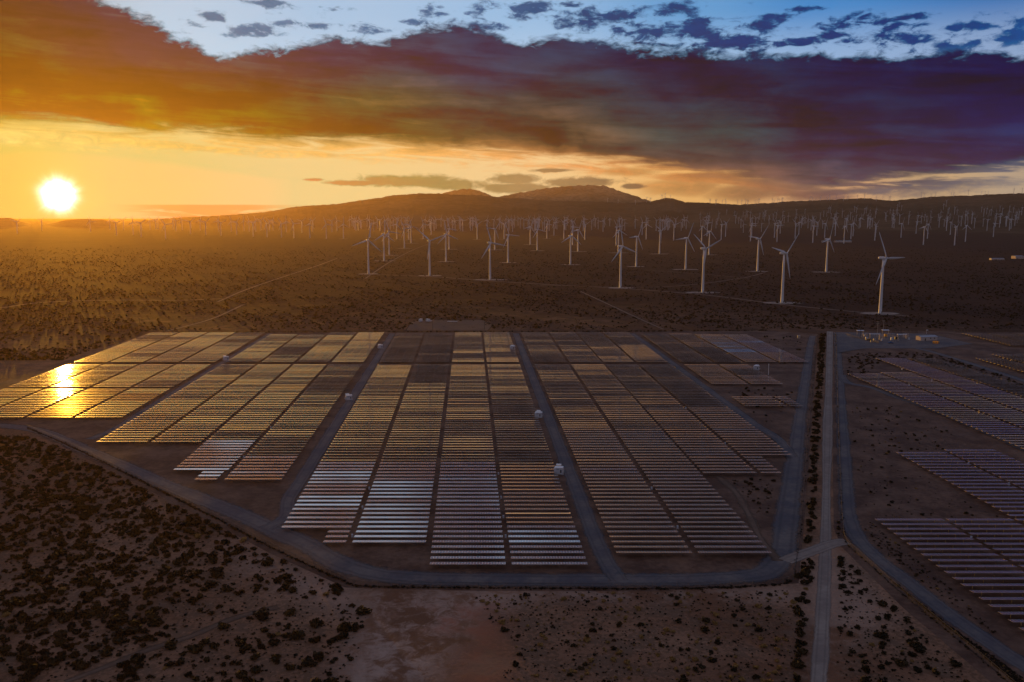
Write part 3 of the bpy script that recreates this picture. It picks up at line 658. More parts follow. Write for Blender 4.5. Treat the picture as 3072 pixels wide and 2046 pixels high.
def bulk_tables(T):
    cx = np.array([t['x'] for t in T]); cy = np.array([t['D'] for t in T]); L_ = np.array([t['L'] for t in T]); th = -np.radians([t['tilt'] for t in T])
    def boxes(ox, oy, oz, sx, sy, sz, rot):
        V = []
        for k in range(8):
            x = sx/2*(1 if k & 1 else -1); y = sy/2*(1 if k & 2 else -1); z = sz/2*(1 if k & 4 else -1)
            y2 = y*np.cos(rot)-z*np.sin(rot); z2 = y*np.sin(rot)+z*np.cos(rot)
            V.append(np.stack([ox+x+0*y2, oy+y2, oz+z2+0*ox], 1))
        V = np.stack(V, 1); n_ = len(V); b = (np.arange(n_)*8)[:, None, None]
        Fq = np.array([(0, 2, 3, 1), (4, 5, 7, 6), (0, 1, 5, 4), (2, 6, 7, 3), (0, 4, 6, 2), (1, 3, 7, 5)])[None]+b
        return V.reshape(-1, 3), Fq.reshape(-1, 4)
    V, Fq = boxes(cx, cy, PZ, L_, CH, .05, th)
    k = Fq.ravel() % 8; nmod = np.round(np.repeat(L_, 24)); u = (k & 1)*nmod; v = ((k >> 1) & 1).astype(float)
    me = np_mesh('solar_tables', V, Fq, uv=np.stack([u, v], 1)); me.materials.append(M['panel'])
    o = link('solar_tables', me); tag(o, 'distant rows of solar panels filling the back of the fields', 'solar panels', kind='stuff')
    px_, py_ = [], []
    for t in T:
        kk = max(2, round(t['L']/6.5))
        for i in range(kk): px_.append(t['x']-t['L']/2+t['L']*(i+.5)/kk); py_.append(t['D'])
    V, Fq = boxes(np.array(px_), np.array(py_), (PZ-.1)/2, .14, .2, PZ-.1, np.zeros(len(px_)))
    me = np_mesh('support_posts', V, Fq); me.materials.append(M['steel'])
    q = link('support_posts', me, None, o); q['kind'] = 'stuff'
bulk_tables(rest)
# small combiner cabinets in the aisles
cab = MB().box((0, 0, .95), (.7, .35, 1.1)).box((-.25, 0, .2), (.08, .08, .4)).box((.25, 0, .2), (.08, .08, .4)).mesh('combiner_box'); cab.materials.append(M['wht2'])
ncab = 0
for u, ys_ in ((.1135, (1503, 1562, 1622, 1430)), (-.3565, (1475, 1533, 1620)), (.658, (1475, 1594)), (1.101, (1338, 1230)), (-.91, (1290, 1380)), (2.53, (1160, 1201, 1258)), (2.74, (1112, 1145)), (1.972, (1400, 1462)), (1.532, (1626,))):
    for yy in ys_:
        x, y = col_pt(u, yy); o = link('combiner_box', cab); o.location = (x, y+PITCH*.4, 0); ncab += 1
        where = {.1135: 'right aisle, central field', -.3565: 'left aisle, central field', .658: 'left aisle right of centre', 1.101: 'right aisle right of centre', -.91: 'right aisle left of centre',
                 2.53: 'first aisle above diagonal road', 2.74: 'second aisle above diagonal road', 1.972: 'second aisle by diagonal road', 1.532: 'nearest aisle by diagonal road'}[u]
        tag(o, f'white electrical box, {ordinal(sorted(ys_, reverse=True).index(yy)+1)} from the near end, {where}', 'electrical box', 'combiner boxes in the aisles between panels')

# ------------------------------------------------------------------ wind turbines
TH, BL = 66.0, 36.0
def turbine_parts(detail):
    nseg = 20 if detail else 8
    tw = MB(); zs = [0, .4, 12, 30, 50, TH-1.6]; rs = [2.05, 1.95, 1.85, 1.62, 1.36, 1.15]
    tw.loft([[(r*math.cos(2*math.pi*k/nseg), r*math.sin(2*math.pi*k/nseg), z) for k in range(nseg)] for z, r in zip(zs, rs)])
    # nacelle along local Y: rotor on the -Y side
    na = MB(); prof = [(-3.0, .9), (-2.4, 1.45), (0, 1.75), (4.5, 1.7), (6.2, 1.35), (6.5, 1.0)]; rg = []
    for y, s in prof: rg.append([(s*math.copysign(abs(math.cos(a_))**.55, math.cos(a_)), y, 1.*s*math.copysign(abs(math.sin(a_))**.55, math.sin(a_))) for a_ in [2*math.pi*k/12 for k in range(12)]])
    na.loft(rg[::-1])
    hb = MB(); hb.loft([[(s*math.cos(2*math.pi*k/12), y, s*math.sin(2*math.pi*k/12)) for k in range(12)] for y, s in [(-3.0, 1.1), (-3.6, 1.45), (-4.6, 1.35), (-5.4, .85), (-5.8, .25)]][::1])
    bl = MB(); rg = []
    for r, c, th_, tw_ in [(1.0, 1.5, 1.4, 70), (3, 1.7, 1.3, 60), (7, 2.7, .75, 18), (14, 2.2, .45, 10), (24, 1.5, .28, 5), (33, .85, .14, 1), (BL, .25, .06, 0)]:
        q = []
        for k in range(8):
            a_ = 2*math.pi*k/8; x = (math.cos(a_)*.5+.12)*c; y = math.sin(a_)*.5*th_; b_ = R(tw_)
            x *= 1.22; q.append((x*math.cos(b_)-y*math.sin(b_), x*math.sin(b_)+y*math.cos(b_), r))
        rg.append(q)
    bl.loft(rg)
    return tw, na, hb, bl
tw, na, hb, bl = turbine_parts(True)
TM = {k: v.mesh(k, True) for k, v in (('tower', tw), ('nacelle', na), ('rotor_hub', hb), ('blade', bl))}
for m_ in TM.values(): m_.materials.append(M['white'])
dr = MB().box((0, -2.02, 1.5), (.9, .12, 2.2)).mesh('door'); dr.materials.append(M['dark'])
pd = MB().tube((0, 0, -.1), (0, 0, .35), 4.2, 4.0, 24).mesh('foundation'); pd.materials.append(M['conc'])
def far_mesh(phase):                          # one light mesh for turbines a few pixels high
    tw, na, hb, bl = turbine_parts(False); o = MB(); o.v += tw.v; o.f += tw.f
    def addm(m_, fn):
        b = len(o.v); o.v.extend(fn(*v) for v in m_.v); o.f.extend(tuple(b+i for i in f) for f in m_.f)
    addm(na, lambda x, y, z: (x, y, z+TH))
    addm(hb, lambda x, y, z: (x, y, z+TH))
    for k in range(3):
        a_ = R(phase+120*k)
        addm(bl, lambda x, y, z: (x*math.sin(a_)+z*math.cos(a_), y-4.3, TH-x*math.cos(a_)+z*math.sin(a_)))
    me = o.mesh('wind_turbine'); me.materials.append(M['white']); return me
FM = [far_mesh(p) for p in (5, 22, 40, 58, 77, 95, 110)]
def turbine(x, y, z, yaw, phase, sc=1.):
    t = empty('wind_turbine', (x, y, z), yaw); t.scale = (sc,)*3
    tw_ = link('tower', TM['tower'], None, t); link('door', dr, None, tw_); link('foundation', pd, None, t)
    o = link('nacelle', TM['nacelle'], None, t); o.location = (0, 0, TH)
    h_ = link('rotor_hub', TM['rotor_hub'], None, t); h_.location = (0, 0, TH)
    for k in range(3):
        b_ = link('blade', TM['blade'], None, t); b_.location = (0, -4.3, TH); b_.rotation_euler = (0, R(90-(phase+120*k)), 0)
    return t
def z1(x, y): return x/2.3, 500+y/2.3
def z2(x, y): return 1024+x/2.3, 500+y/2.3
def z3(x, y): return 2048+x/2.3, 500+y/2.3
near = [(z3(1362, 1012), 0, 'tallest, nearest white turbine, standing right of the yellow-lit substation'), (z3(685, 940), 46, 'second nearest white turbine, above the top end of the paired roads'), (z3(138, 868), 22, 'white turbine behind the end of the far east panel field'),
        (z2(1925, 836), -18, 'white turbine at the bend of the dirt track with its base beside a diagonal track'), (z2(1026, 780), -10, 'white turbine behind the two white trailers, on the dirt track'), (z2(610, 752), 20, 'white turbine near the left middle, second along the dirt track'),
        (z2(188, 740), 78, 'white turbine at the left end of the dirt track'), (z3(990, 727), 70, 'white turbine in front of the golden-lit low building'), (z3(515, 722), 50, 'white turbine on a tan pad left of the golden-lit building'), (z3(20, 709), 65, 'white turbine on the middle track with rotor seen edge-on'),
        (z2(2034, 689), 62, 'white turbine right of the one at the track bend, farther back'), (z2(1580, 676), 85, 'white turbine with a long tan pad behind it near the picture middle'), (z2(1150, 662), -5, 'white turbine with a level right-hand blade behind the trailers'),
        (z2(722, 655), 100, 'white turbine in front of a tight pair left of the middle'), (z2(295, 650), 88, 'white turbine just right of the leftmost near turbine'), (z2(330, 611), 110, 'white turbine close behind the second from the left near ones'),
        (z3(181, 608), 80, 'white turbine beside the nearest one behind the east field'), (z2(2195, 602), 30, 'white turbine standing on a tan streak right of the middle'), (z2(1911, 594), 95, 'white turbine directly behind the one at the track bend')]
TG = 'wind turbines on the plain'
wrng = random.Random(3); placed = []
def place(pq, phase, label, sc=1., hi=True):
    q = terrain_at(*pq)
    if q is None: return
    x, y, z = q; yaw = R(38+wrng.uniform(-10, 10)) if hi else R(38+wrng.uniform(-16, 16))
    if hi: t = turbine(x, y, z, yaw, phase, sc)
    else:
        t = link('wind_turbine', FM[wrng.randrange(len(FM))]); t.location = (x, y, z); t.rotation_euler = (0, 0, yaw); t.scale = (sc,)*3
    tag(t, label, 'wind turbine', TG); placed.append((x, y, z, sc)); return t
for q, ph, lb in near: place(q, ph, lb)
mid = [z2(*q) for q in [(435, 563), (743, 570), (1059, 574), (1351, 580), (1303, 538), (1632, 585), (1896, 543), (481, 528), (565, 498), (465, 505), (383, 500), (937, 502), (1123, 500), (1418, 496), (1535, 500), (1595, 540), (1680, 505), (2103, 502), (2293, 509), (2075, 473), (200, 488), (15, 498), (620, 470), (838, 447), (1182, 450), (1467, 475), (1805, 450)]]
mid += [z3(*q) for q in [(130, 532), (265, 505), (168, 480), (295, 484), (467, 515), (650, 520), (632, 490), (672, 462), (775, 495), (801, 470), (897, 525), (925, 475), (979, 490), (1052, 478), (1112, 530), (1160, 500), (1175, 480), (1325, 510), (1506, 490), (1610, 462), (1660, 540), (1688, 497), (1875, 543), (1846, 470), (1819, 443), (1950, 518), (2143, 485), (2099, 442), (2253, 440), (475, 490)]]
mid.sort()
for i, q in enumerate(mid): place(q, wrng.uniform(0, 120), f'{ordinal(i+1)} mid-distance turbine from the left, behind the near ones')
lft = [z1(*q) for q in [(120, 462), (290, 440), (625, 452), (760, 436), (805, 475), (853, 436), (920, 470), (975, 486), (1037, 436), (1075, 433), (1092, 433), (1143, 500), (1195, 434), (1215, 446), (1258, 436), (1315, 466), (1383, 440), (1420, 470), (1508, 446), (1525, 476), (1597, 450), (1633, 470), (1683, 444), (1720, 448), (1747, 482), (1765, 448), (1800, 440), (1843, 486), (1860, 446), (1884, 440), (1943, 488), (1975, 452), (2028, 493), (2083, 456), (2138, 494), (2157, 448), (2252, 498), (2290, 452), (2325, 444)]]
for i, q in enumerate(lft): place(q, wrng.uniform(0, 120), f'{ordinal(i+1)} turbine from the left in the hazy line under the sunset', hi=False)
# beyond them: the crowd of far turbines at the foot of the hills and on the slope at right
far_t = []
for k in range(120):
    x = wrng.uniform(1030, 2060); y = wrng.uniform(676, 694); far_t.append((x, y))
for x_, y_ in [(885, 440), (1330, 485), (1768, 420), (2230, 415), (2072, 415), (1920, 412), (1948, 400), (543, 450), (418, 455)]: far_t.append(z3(x_, y_))
tries = 0
while len(far_t) < 285 and tries < 5000:
    tries += 1; x = wrng.uniform(2100, 3090); f_ = (x-2100)/990
    y = wrng.uniform(max(600, 668-40*f_-25*wrng.random()), 690)
    if wrng.random() < .35: y = wrng.uniform(640, 690)
    if min((abs(x-a_)*1.+abs(y-b_)*.4 for a_, b_ in far_t[-150:]), default=9) > 3: far_t.append((x, y))
far_t = far_t[:285-0]
keep = 300-len(placed)
far_t.sort(key=lambda q: -q[1]); solo_t, rest_t = far_t[:keep], far_t[keep:]
ridge = []
for k in range(60):
    x = wrng.uniform(1800, 3072); yc = np.interp(x/OV, [q[0] for q in front], [q[1] for q in front])*OV
    ridge.append((x, yc+wrng.uniform(.8, 7)))
solo_t.sort()
for i, q in enumerate(solo_t):
    where = 'at the foot of the hazy hills' if q[0] < 2060 else 'on and below the dark slope'
    j = sum(1 for r in solo_t[:i] if (r[0] < 2060) == (q[0] < 2060))+1
    if j > 99: w_ = f'{ordinal(j-99)} far turbine after the ninety-ninth, {where}'
    else: w_ = f'{ordinal(j)} faint far turbine from the left, {where}'
    place(q, 0, w_, hi=False, sc=wrng.choice([.75, .9, 1, 1]))
def bulk_turbines(L_):
    b = MB()
    for px, py in L_:
        q = terrain_at(px, py)
        if q is None: continue
        me = FM[wrng.randrange(len(FM))]; sc = wrng.choice([.6, .7, .8]); a_ = R(38+wrng.uniform(-16, 16)); o = len(b.v)
        for v in me.vertices:
            x, y, z = v.co; b.v.append((q[0]+sc*(x*math.cos(a_)-y*math.sin(a_)), q[1]+sc*(x*math.sin(a_)+y*math.cos(a_)), q[2]+sc*z))
        b.f.extend(tuple(o+i for i in f.vertices) for f in me.polygons)
    tag(b.build('wind_turbines', M['white']), 'faintest turbines along the ridge and upper slope at right', 'wind turbines', kind='stuff')
bulk_turbines(rest_t+ridge)
# cleared pads round the nearer turbines
for x, y, z, sc in placed[:40]:
    if z < 1:
        r_ = 26; n_ = 20; ex = wrng.uniform(1.1, 1.8)
        V = [(x+r_*ex*math.cos(2*math.pi*k/n_), y+r_*.8*math.sin(2*math.pi*k/n_), .03) for k in range(n_)]+[(x, y, .03)]
        me = bpy.data.meshes.new('turbine_pad'); me.from_pydata(V, [], [(k, (k+1) % n_, n_) for k in range(n_)]); me.update(); fattr(me, 'across', [1.15]*n_+[0.])
        tag(link('turbine_pad', me, d_), kind='structure')

# ------------------------------------------------------------------ power stations beside the service roads
def station(px, py, rz, label):
    x, y = G(px, py); t = empty('inverter_station', (x, y, 0), rz)
    MB().box((0, .7, .12), (4.6, 8.4, .24)).build('concrete_pad', M['conc'], t)
    b = MB().box((0, -1.3, 1.64), (3.4, 2.9, 2.8)).build('enclosure', M['wht2'], t)
    MB().box((.95, -2.79, 1.5), (.55, .06, 1.5)).build('door', M['dark'], b)
    MB().box((-.5, -2.78, 2.3), (1.3, .05, .5)).build('vent', M['roofg'], b)
    MB().box((0, -1.3, 3.1), (3.8, 3.3, .12)).build('roof', M['whtroof'], b)
    MB().box((1.95, -.3, 2.6), (.6, .9, .9)).build('side_duct', M['whtroof'], t)
    MB().box((-1.98, -1.3, 1.5), (.5, 2.4, 2.2)).build('cooling_unit', M['wht2'], t)
    c = MB().box((-.3, 3.2, 1.6), (2.1, 1.9, 2.7)).build('transformer', M['wht2'], t)
    m_ = MB()
    for k in range(6): m_.box((-1.1+.32*k, 2.17, 1.6), (.08, .16, 2.1))
    m_.build('cooling_fins', M['roofg'], c); MB().box((-.3, 3.2, 3.0), (2.4, 2.2, .1)).build('lid', M['whtroof'], c)
    tag(t, label, 'inverter station', 'white inverter stations beside the service roads'); return t
station(1677, 1418, R(-6), 'white inverter station nearest the viewer on the central service road')
station(1616, 1250, R(-6), 'white inverter station, second nearest on the central service road')
station(1538, 1047, R(-6), 'white inverter station at the far end of the central service road')
station(1046, 1198, R(20), 'white inverter station midway up the wide service road left of centre')
station(1141, 1044, R(16), 'white inverter station near the far end of the road left of centre')
station(678, 1080, R(30), 'white inverter station on the leftmost service road')
station(2270, 1108, R(-24), 'white inverter station near the tall white pole')
x, y = G(2305, 1125); t = MB().tube((0, 0, 0), (0, 0, 8.2), .22, .16, 10).box((0, 0, 8.25), (.7, .7, .12)).build('white_pole', M['whtroof']); t.location = (x, y, 0); tag(t, 'tall slim white pole on bare soil beside the inverter station', 'pole')
x, y = G(2396, 1015); t = MB().box((0, 0, 1.3), (2.4, 1.6, 2.6)).box((0, 0, 2.68), (2.7, 1.9, .14)).build('equipment_cabinet', M['tan']); t.location = (x, y, 0); tag(t, 'small tan cabinet alone at the top right end of the panel field', 'cabinet')

# ------------------------------------------------------------------ substation
def at(cx, cy): return G(2540+cx/6.54, 940+cy/6.54)
def pole(x, y, h, label, arms=1, mt='wood'):
    t = empty('utility_pole', (x, y, 0)); MB().tube((0, 0, 0), (0, 0, h), .2, .13, 8).build('shaft', M[mt], t)
    for k in range(arms):
        a_ = MB().box((0, 0, h-.8-1.6*k), (2.6, .14, .16)).build('crossarm', M[mt], t)
        i_ = MB()
        for q in (-1.2, -.6, .6, 1.2): i_.tube((q, 0, h-.72-1.6*k), (q, 0, h-.4-1.6*k), .07, .05, 6)
        i_.build('insulators', M['wht2'], a_)
    tag(t, label, 'utility pole', 'utility poles'); return t
pl = pole(*at(597, 455), 15, 'tallest pale pole with crossarm in the lit substation', 2, 'tan')
pole(*at(717, 345), 11, 'shorter pale pole right of the tallest one in the substation', 1, 'tan')
pole(*at(268, 470), 14, 'thin dark pole at the left side of the substation', 1)
pole(*at(1062, 480), 13, 'thin dark pole behind the white gantry of the substation', 1)
for px_, py_, h, lb in ((1298, 993, 12.5, 'dark utility pole by the two white trailers'), (1453, 988, 11.5, 'dark utility pole at the right end of the vehicle yard'), (1155, 993, 11, 'dark utility pole behind the fence left of the vehicle yard'), (420, 994, 14, 'dark utility pole behind the far left corner of the panels'), (1648, 990, 10, 'dark utility pole behind the fence right of the vehicle yard')):
    pole(*G(px_, py_), h, lb)
# overhead wires from the tall pole
wr = MB(); x0, y0 = at(597, 455); 
for k in range(3):
    pts = [(x0-1.2-24*s, y0+18*s, 13.8-1.4*k-2.2*4*s*(1-s)+1.5*s) for s in [q/8 for q in range(9)]]
    for p_, q_ in zip(pts, pts[1:]): wr.tube(p_, q_, .05, n=4, cap=False)
tag(wr.build('power_lines', M['steel']), 'three sagging wires running left from the tallest substation pole', 'power lines')
def gantry(cx, cy, w, h, label, mt='tan'):
    x, y = at(cx, cy); t = empty('gantry', (x, y, 0))
    for s_ in (-1, 1):
        MB().box((s_*w/2, -.8, h/2), (.25, .25, h)).box((s_*w/2, .8, h/2), (.25, .25, h)).build('leg', M[mt], t)
    b = MB().box((0, 0, h+.15), (w+1.2, 2.2, .3)).build('beam', M['whtroof'], t)
    i_ = MB()
    for k in range(5): i_.tube((-w/2+w*(k+.5)/5, 0, h-1.1), (-w/2+w*(k+.5)/5, 0, h), .16, .1, 8)
    i_.build('insulators', M['wht2'], b)
    tag(t, label, 'gantry', 'steel gantries in the substation')
gantry(545, 520, 9, 5.5, 'wide pale gantry below the tallest substation pole')
gantry(1080, 500, 8, 4.2, 'low white gantry between the substation and the shed')
def canopy(cx, cy, label):
    x, y = at(cx, cy); t = empty('canopy', (x, y, 0))
    MB().box((0, 0, 4.2), (7, 3, .18), 0, R(6)).build('roof', M['whtroof'], t)
    for q in (-3, 3): MB().box((q, 0, 2.05), (.2, .2, 4.1)).build('post', M['tan'], t)
    tag(t, label, 'canopy', 'lit canopies at the substation')
canopy(262, 420, 'golden-lit canopy roof at the left end of the substation')
canopy(758, 410, 'golden-lit canopy roof beside the shorter pale pole')
def breaker(cx, cy, label, mt='wht2'):
    x, y = at(cx, cy); t = empty('transformer', (x, y, 0))
    MB().box((0, 0, 1.4), (2.2, 1.8, 2.4)).build('tank', M[mt], t)
    for q in (-.7, 0, .7): MB().tube((q, 0, 2.6), (q, 0, 3.9), .17, .08, 8).build('bushing', M['conc'], t)
    MB().box((0, 0, .1), (2.8, 2.4, .2)).build('plinth', M['conc'], t)
    tag(t, label, 'transformer', 'transformers in the substation')
breaker(760, 455, 'bright yellow transformer under the golden canopy', 'yellow')
breaker(545, 552, 'pale transformer under the wide gantry', 'tan')
breaker(885, 525, 'slim white transformer right of the yellow one')
breaker(390, 520, 'slim white transformer left of the wide gantry')
breaker(965, 510, 'dark grey transformer in front of the low white gantry', 'dark')
def bus(cx, cy, n_, label):                   # row of switchgear posts under a bus bar
    x, y = at(cx, cy); t = empty('switchgear', (x, y, 0), R(6))
    for k in range(n_):
        MB().box((k*1.6, 0, 1.5), (.16, .16, 3.)).build('post', M['tan'], t); MB().tube((k*1.6, 0, 3.0), (k*1.6, 0, 3.9), .14, .07, 8).build('insulator', M['wht2'], t)
    MB().tube((-.5, 0, 3.95), ((n_-1)*1.6+.5, 0, 3.95), .06, .06, 6).build('bus_bar', M['whtroof'], t); tag(t, label, 'switchgear', 'switchgear in the substation')
bus(300, 470, 4, 'row of switchgear posts left of the wide gantry'); bus(640, 500, 4, 'row of switchgear posts right of the wide gantry'); bus(800, 470, 5, 'row of switchgear posts beside the yellow transformer'); bus(1110, 470, 4, 'row of switchgear posts behind the low white gantry')
for k, (cx, cy, lb) in enumerate(((690, 540, 'tan cabinet in front of the switchgear posts'), (1010, 540, 'tan cabinet left of the low white gantry'), (1220, 520, 'tan cabinet between the gantry and the long shed'), (480, 570, 'tan cabinet at the front of the wide gantry'), (350, 450, 'tan cabinet behind the left switchgear posts'))):
    x, y = at(cx, cy); t = MB().box((0, 0, .95), (1.4, .9, 1.7)).box((0, 0, 1.85), (1.6, 1.1, .1)).build('equipment_cabinet', M['tan' if k % 2 else 'wht2']); t.location = (x, y, .07); tag(t, lb.replace('tan', 'tan' if k % 2 else 'white', 1), 'cabinet', 'cabinets in the substation')
def shed(px, py, w, dp, h, rz, label, wall='shed', roof='roofg'):
    x, y = G(px, py); t = empty('shed', (x, y, 0), rz)
    b = MB().box((0, 0, h/2), (w, dp, h)).build('wall', M[wall], t); r_ = MB()
    r_.v += [(-w/2-.4, -dp/2-.4, h+.02), (w/2+.4, -dp/2-.4, h+.02), (w/2+.4, 0, h+.9), (-w/2-.4, 0, h+.9), (-w/2-.4, dp/2+.4, h+.02), (w/2+.4, dp/2+.4, h+.02)]
    r_.f += [(0, 1, 2, 3), (3, 2, 5, 4), (0, 3, 4), (1, 5, 2), (0, 4, 5, 1)]
    r_.build('roof', M[roof], t)
    MB().box((-w*.25, -dp/2-.04, 1.1), (1.2, .08, 2.2)).build('door', M['dark'], b)
    for q in (0., .25): MB().box((w*q+w*.08, -dp/2-.04, h*.6), (1.3, .08, 1.)).build('window', M['glass'], b)
    tag(t, label, 'shed'); return t
shed(2779, 1020, 17, 8, 3.6, R(12), 'long low shed with grey roof and pink-lit end wall')
shed(2476, 726, 28, 16, 4.5, R(5), 'shorter golden-lit low building behind a turbine on the plain', 'shed', 'sunset_tint_roof')
shed(2528, 727, 66, 18, 5.5, R(5), 'longest golden-lit low building among the distant turbines', 'shed', 'sunset_tint_roof')
shed(3052, 776, 24, 16, 7, R(10), 'white-roofed shed at the right edge of the plain')
shed(2990, 780, 34, 10, 4, R(5), 'thin low shed left of the white-roofed one')
x, y = at(1565, 400); t = MB().tube((0, 0, 0), (0, 0, 3.4), .12, .1, 8).box((.5, 0, 3.6), (1.8, .1, 1.)).build('signpost', M['wht2']); t.location = (x, y, 0); tag(t, 'small pale sign on a post behind the long shed', 'signpost')
def drum(cx, k):
    x, y = at(cx, 590); t = empty('cable_drum', (x, y, 0), R(10))
    MB().tube((-.5, 0, 1.1), (.5, 0, 1.1), .7, .7, 16).build('core', M['tan'], t)
    for s_ in (-.55, .55): MB().tube((s_-.06, 0, 1.12), (s_+.06, 0, 1.12), 1.12, 1.12, 20).build('flange', M['yellow'], t)
    tag(t, f'{k} of three orange cable drums standing by the long shed', 'cable drum', 'orange cable drums')
drum(1712, 'left one'); drum(1752, 'middle one'); drum(1792, 'right one')
def car(x, y, rz, paint, label, pick=True):
    t = empty('pickup_truck', (x, y, 0), rz); b = MB()
    side = [(-2.7, .5), (-2.7, 1.15), (-1.0, 1.15), (1.0, 1.12), (2.5, 1.0), (2.7, .8), (2.7, .5)]
    b.loft([[(px_, yy, pz) for px_, pz in side] for yy in (-.95, .95)]); b.build('body', M[paint], t)
    c = MB(); c.loft([[(-.95, s_*.85, 1.14), (-.8, s_*.75, 1.75), (.5, s_*.75, 1.75), (1.05, s_*.85, 1.14)] for s_ in (-1, 1)]); cc_ = c.build('cab', M[paint], t)
    MB().box((-.15, 0, 1.45), (1.2, 1.66, .34)).build('window', M['glass'], cc_)
    for a_ in (-1.7, 1.7):
        for s_ in (-1, 1): MB().tube((a_, s_*.78, .4), (a_, s_*1.0, .4), .4, .4, 14).build('wheel', M['tyre'], t)
    for s_ in (-.7, .7): MB().box((2.7, s_, .82), (.06, .35, .18)).build('headlight', M['wht2'], t)
    tag(t, label, 'pickup truck'); return t
car(*at(862, 590), R(4), 'blue', 'dark blue pickup truck parked in front of the substation')
car(*at(440, 530), R(10), 'dark', 'black pickup truck parked at the left of the substation')
def trailer(px, py, rz, label):
    x, y = G(px, py); t = empty('box_trailer', (x, y, 0), rz)
    MB().box((0, 0, 2.1), (5.2, 2.5, 2.7)).build('box', M['whtroof'], t); MB().box((0, 0, .66), (5.4, 1.2, .16)).box((3.3, 0, .66), (1.6, .14, .14)).build('chassis', M['steel'], t)
    for s_ in (-1.1, 1.1):
        for q in (-.5, .5): MB().tube((q, s_-.12, .4), (q, s_+.12, .4), .4, .4, 12).build('wheel', M['tyre'], t)
    MB().box((-2.62, 0, 2.), (.06, 1.9, 2.2)).build('door', M['wht2'], t)
    tag(t, label, 'box trailer', 'white box trailers behind the panel field')
trailer(1262, 966, R(75), 'left one of two white box trailers beyond the fence'); trailer(1284, 966, R(125), 'right one of two white box trailers beyond the fence')
car(*G(1291, 965), R(30), 'whtroof', 'white pickup truck parked against the right box trailer')
x, y = G(1357, 968); t = empty('pipe_rack', (x, y, 0)); MB().box((0, 0, 1.5), (11, 1.6, .22)).build('deck', M['whtroof'], t)
for q in (-4.5, 0, 4.5): MB().box((q, 0, .7), (.25, 1.4, 1.4)).build('trestle', M['dark'], t)
tag(t, 'long low pale rack on dark trestles right of the white trailers', 'pipe rack')
# small cab-over tractor next to rack in yard
# ------------------------------------------------------------------ fences
def fence(pts, label, h=2.0, step=3.2):
    ln = smooth_line(pts, step); t = empty('chain_link_fence', (ln[0][0], ln[0][1], 0)); o = ln[0]
    p = MB(); V = []; Fq = []
    for q in ln-o: p.box((q[0], q[1], h/2), (.08, .08, h))
    for a_, b_ in zip(ln[:-1]-o, ln[1:]-o): p.tube((*a_, h), (*b_, h), .035, n=4, cap=False)
    po = p.build('posts', M['steel'], t); po['kind'] = 'stuff'
    for i, q in enumerate(ln-o):
        V += [(q[0], q[1], .02), (q[0], q[1], h-.05)]
        if i: Fq.append((2*i-2, 2*i, 2*i+1, 2*i-1))
    link('wire_mesh', np_mesh('wire_mesh', V, Fq), M['wire'], t); tag(t, label, 'fence', 'chain-link fences round the panel fields'); roads.append((ln[::2], 1.0)); return ln
FL = {}
FL['bottom'] = fence([GO(*q) for q in [(62, 984), (150, 1021), (300, 1094), (480, 1184), (640, 1267), (780, 1332), (815, 1346), (900, 1350), (1100, 1352), (1500, 1354), (1700, 1350), (1800, 1342), (1822, 1334)]], 'dark chain-link fence along the near side of the main panel field')
FL['side'] = fence([GO(*q) for q in [(1824, 1334), (1838, 1240), (1848, 1120), (1860, 980), (1870, 860), (1880, 766)]], 'chain-link fence beside the line of dark bushes')
FL['back'] = fence([GO(*q) for q in [(345, 765), (700, 764), (1100, 763), (1500, 762), (1765, 760)]], 'long dark chain-link fence along the far edge of the panels', 2.4, 6)
FL['right'] = fence([GO(*q) for q in [(1921, 768), (1924, 860), (1928, 1000), (1932, 1100), (1937, 1200), (1946, 1248), (1990, 1290), (2050, 1345), (2140, 1420), (2260, 1520), (2400, 1640)]], 'chain-link fence on the left of the bluish gravel road and its diagonal', 1.8)
FL['yard'] = fence([GO(*q) for q in [(1946, 770), (1965, 776), (2010, 786), (2020, 789)]], 'pale fence along the front of the substation', 1.8)
FL['rback'] = fence([GO(*q) for q in [(2050, 764), (2110, 766)]], 'short dark fence behind the long shed', 3.0)
FL['rback2'] = fence([GO(*q) for q in [(2195, 764), (2300, 764), (2500, 764)]], 'dark fence at the far right behind the corner field', 3.0)

# ------------------------------------------------------------------ shrubs
def shrub_mesh(name, seed, nleaf, mtl, w=1.25, h=1.1, ls=.26, gap=.5):
    r_ = np.random.default_rng(seed); lobes = []
    for k in range(9):
        a_ = r_.random()*6.28; q = r_.random()**.6*w*.62; lobes.append((q*math.cos(a_), q*math.sin(a_), h*(.35+.35*r_.random())*(1-.4*q/w), .34+.30*r_.random()))
    lb = np.array(lobes); i = r_.integers(0, len(lb), nleaf); d = r_.normal(size=(nleaf, 3)); d /= np.linalg.norm(d, axis=1)[:, None]
    rr = r_.random(nleaf)[:, None]**.4; c = lb[i, :3]+d*rr*lb[i, 3:4]*w*np.array([1, 1, .75]); c[:, 2] = np.abs(c[:, 2])*1.0
    n_ = d+r_.normal(size=(nleaf, 3))*.5; n_ /= np.linalg.norm(n_, axis=1)[:, None]
    u = np.cross(n_, r_.normal(size=(nleaf, 3))); u /= np.linalg.norm(u, axis=1)[:, None]; v = np.cross(n_, u)
    s = ls*(.6+.9*r_.random(nleaf))[:, None]; V = np.stack([c-u*s-v*s*.3, c+u*s*.2-v*s*.8, c+u*s+v*s*.2, c-u*s*.1+v*s*.8], 1).reshape(-1, 3)
    me = np_mesh(name, V, np.arange(nleaf*4).reshape(-1, 4)); fattr(me, 'tint', np.repeat(r_.random(nleaf)*.9, 4)); me.materials.append(mtl); return me
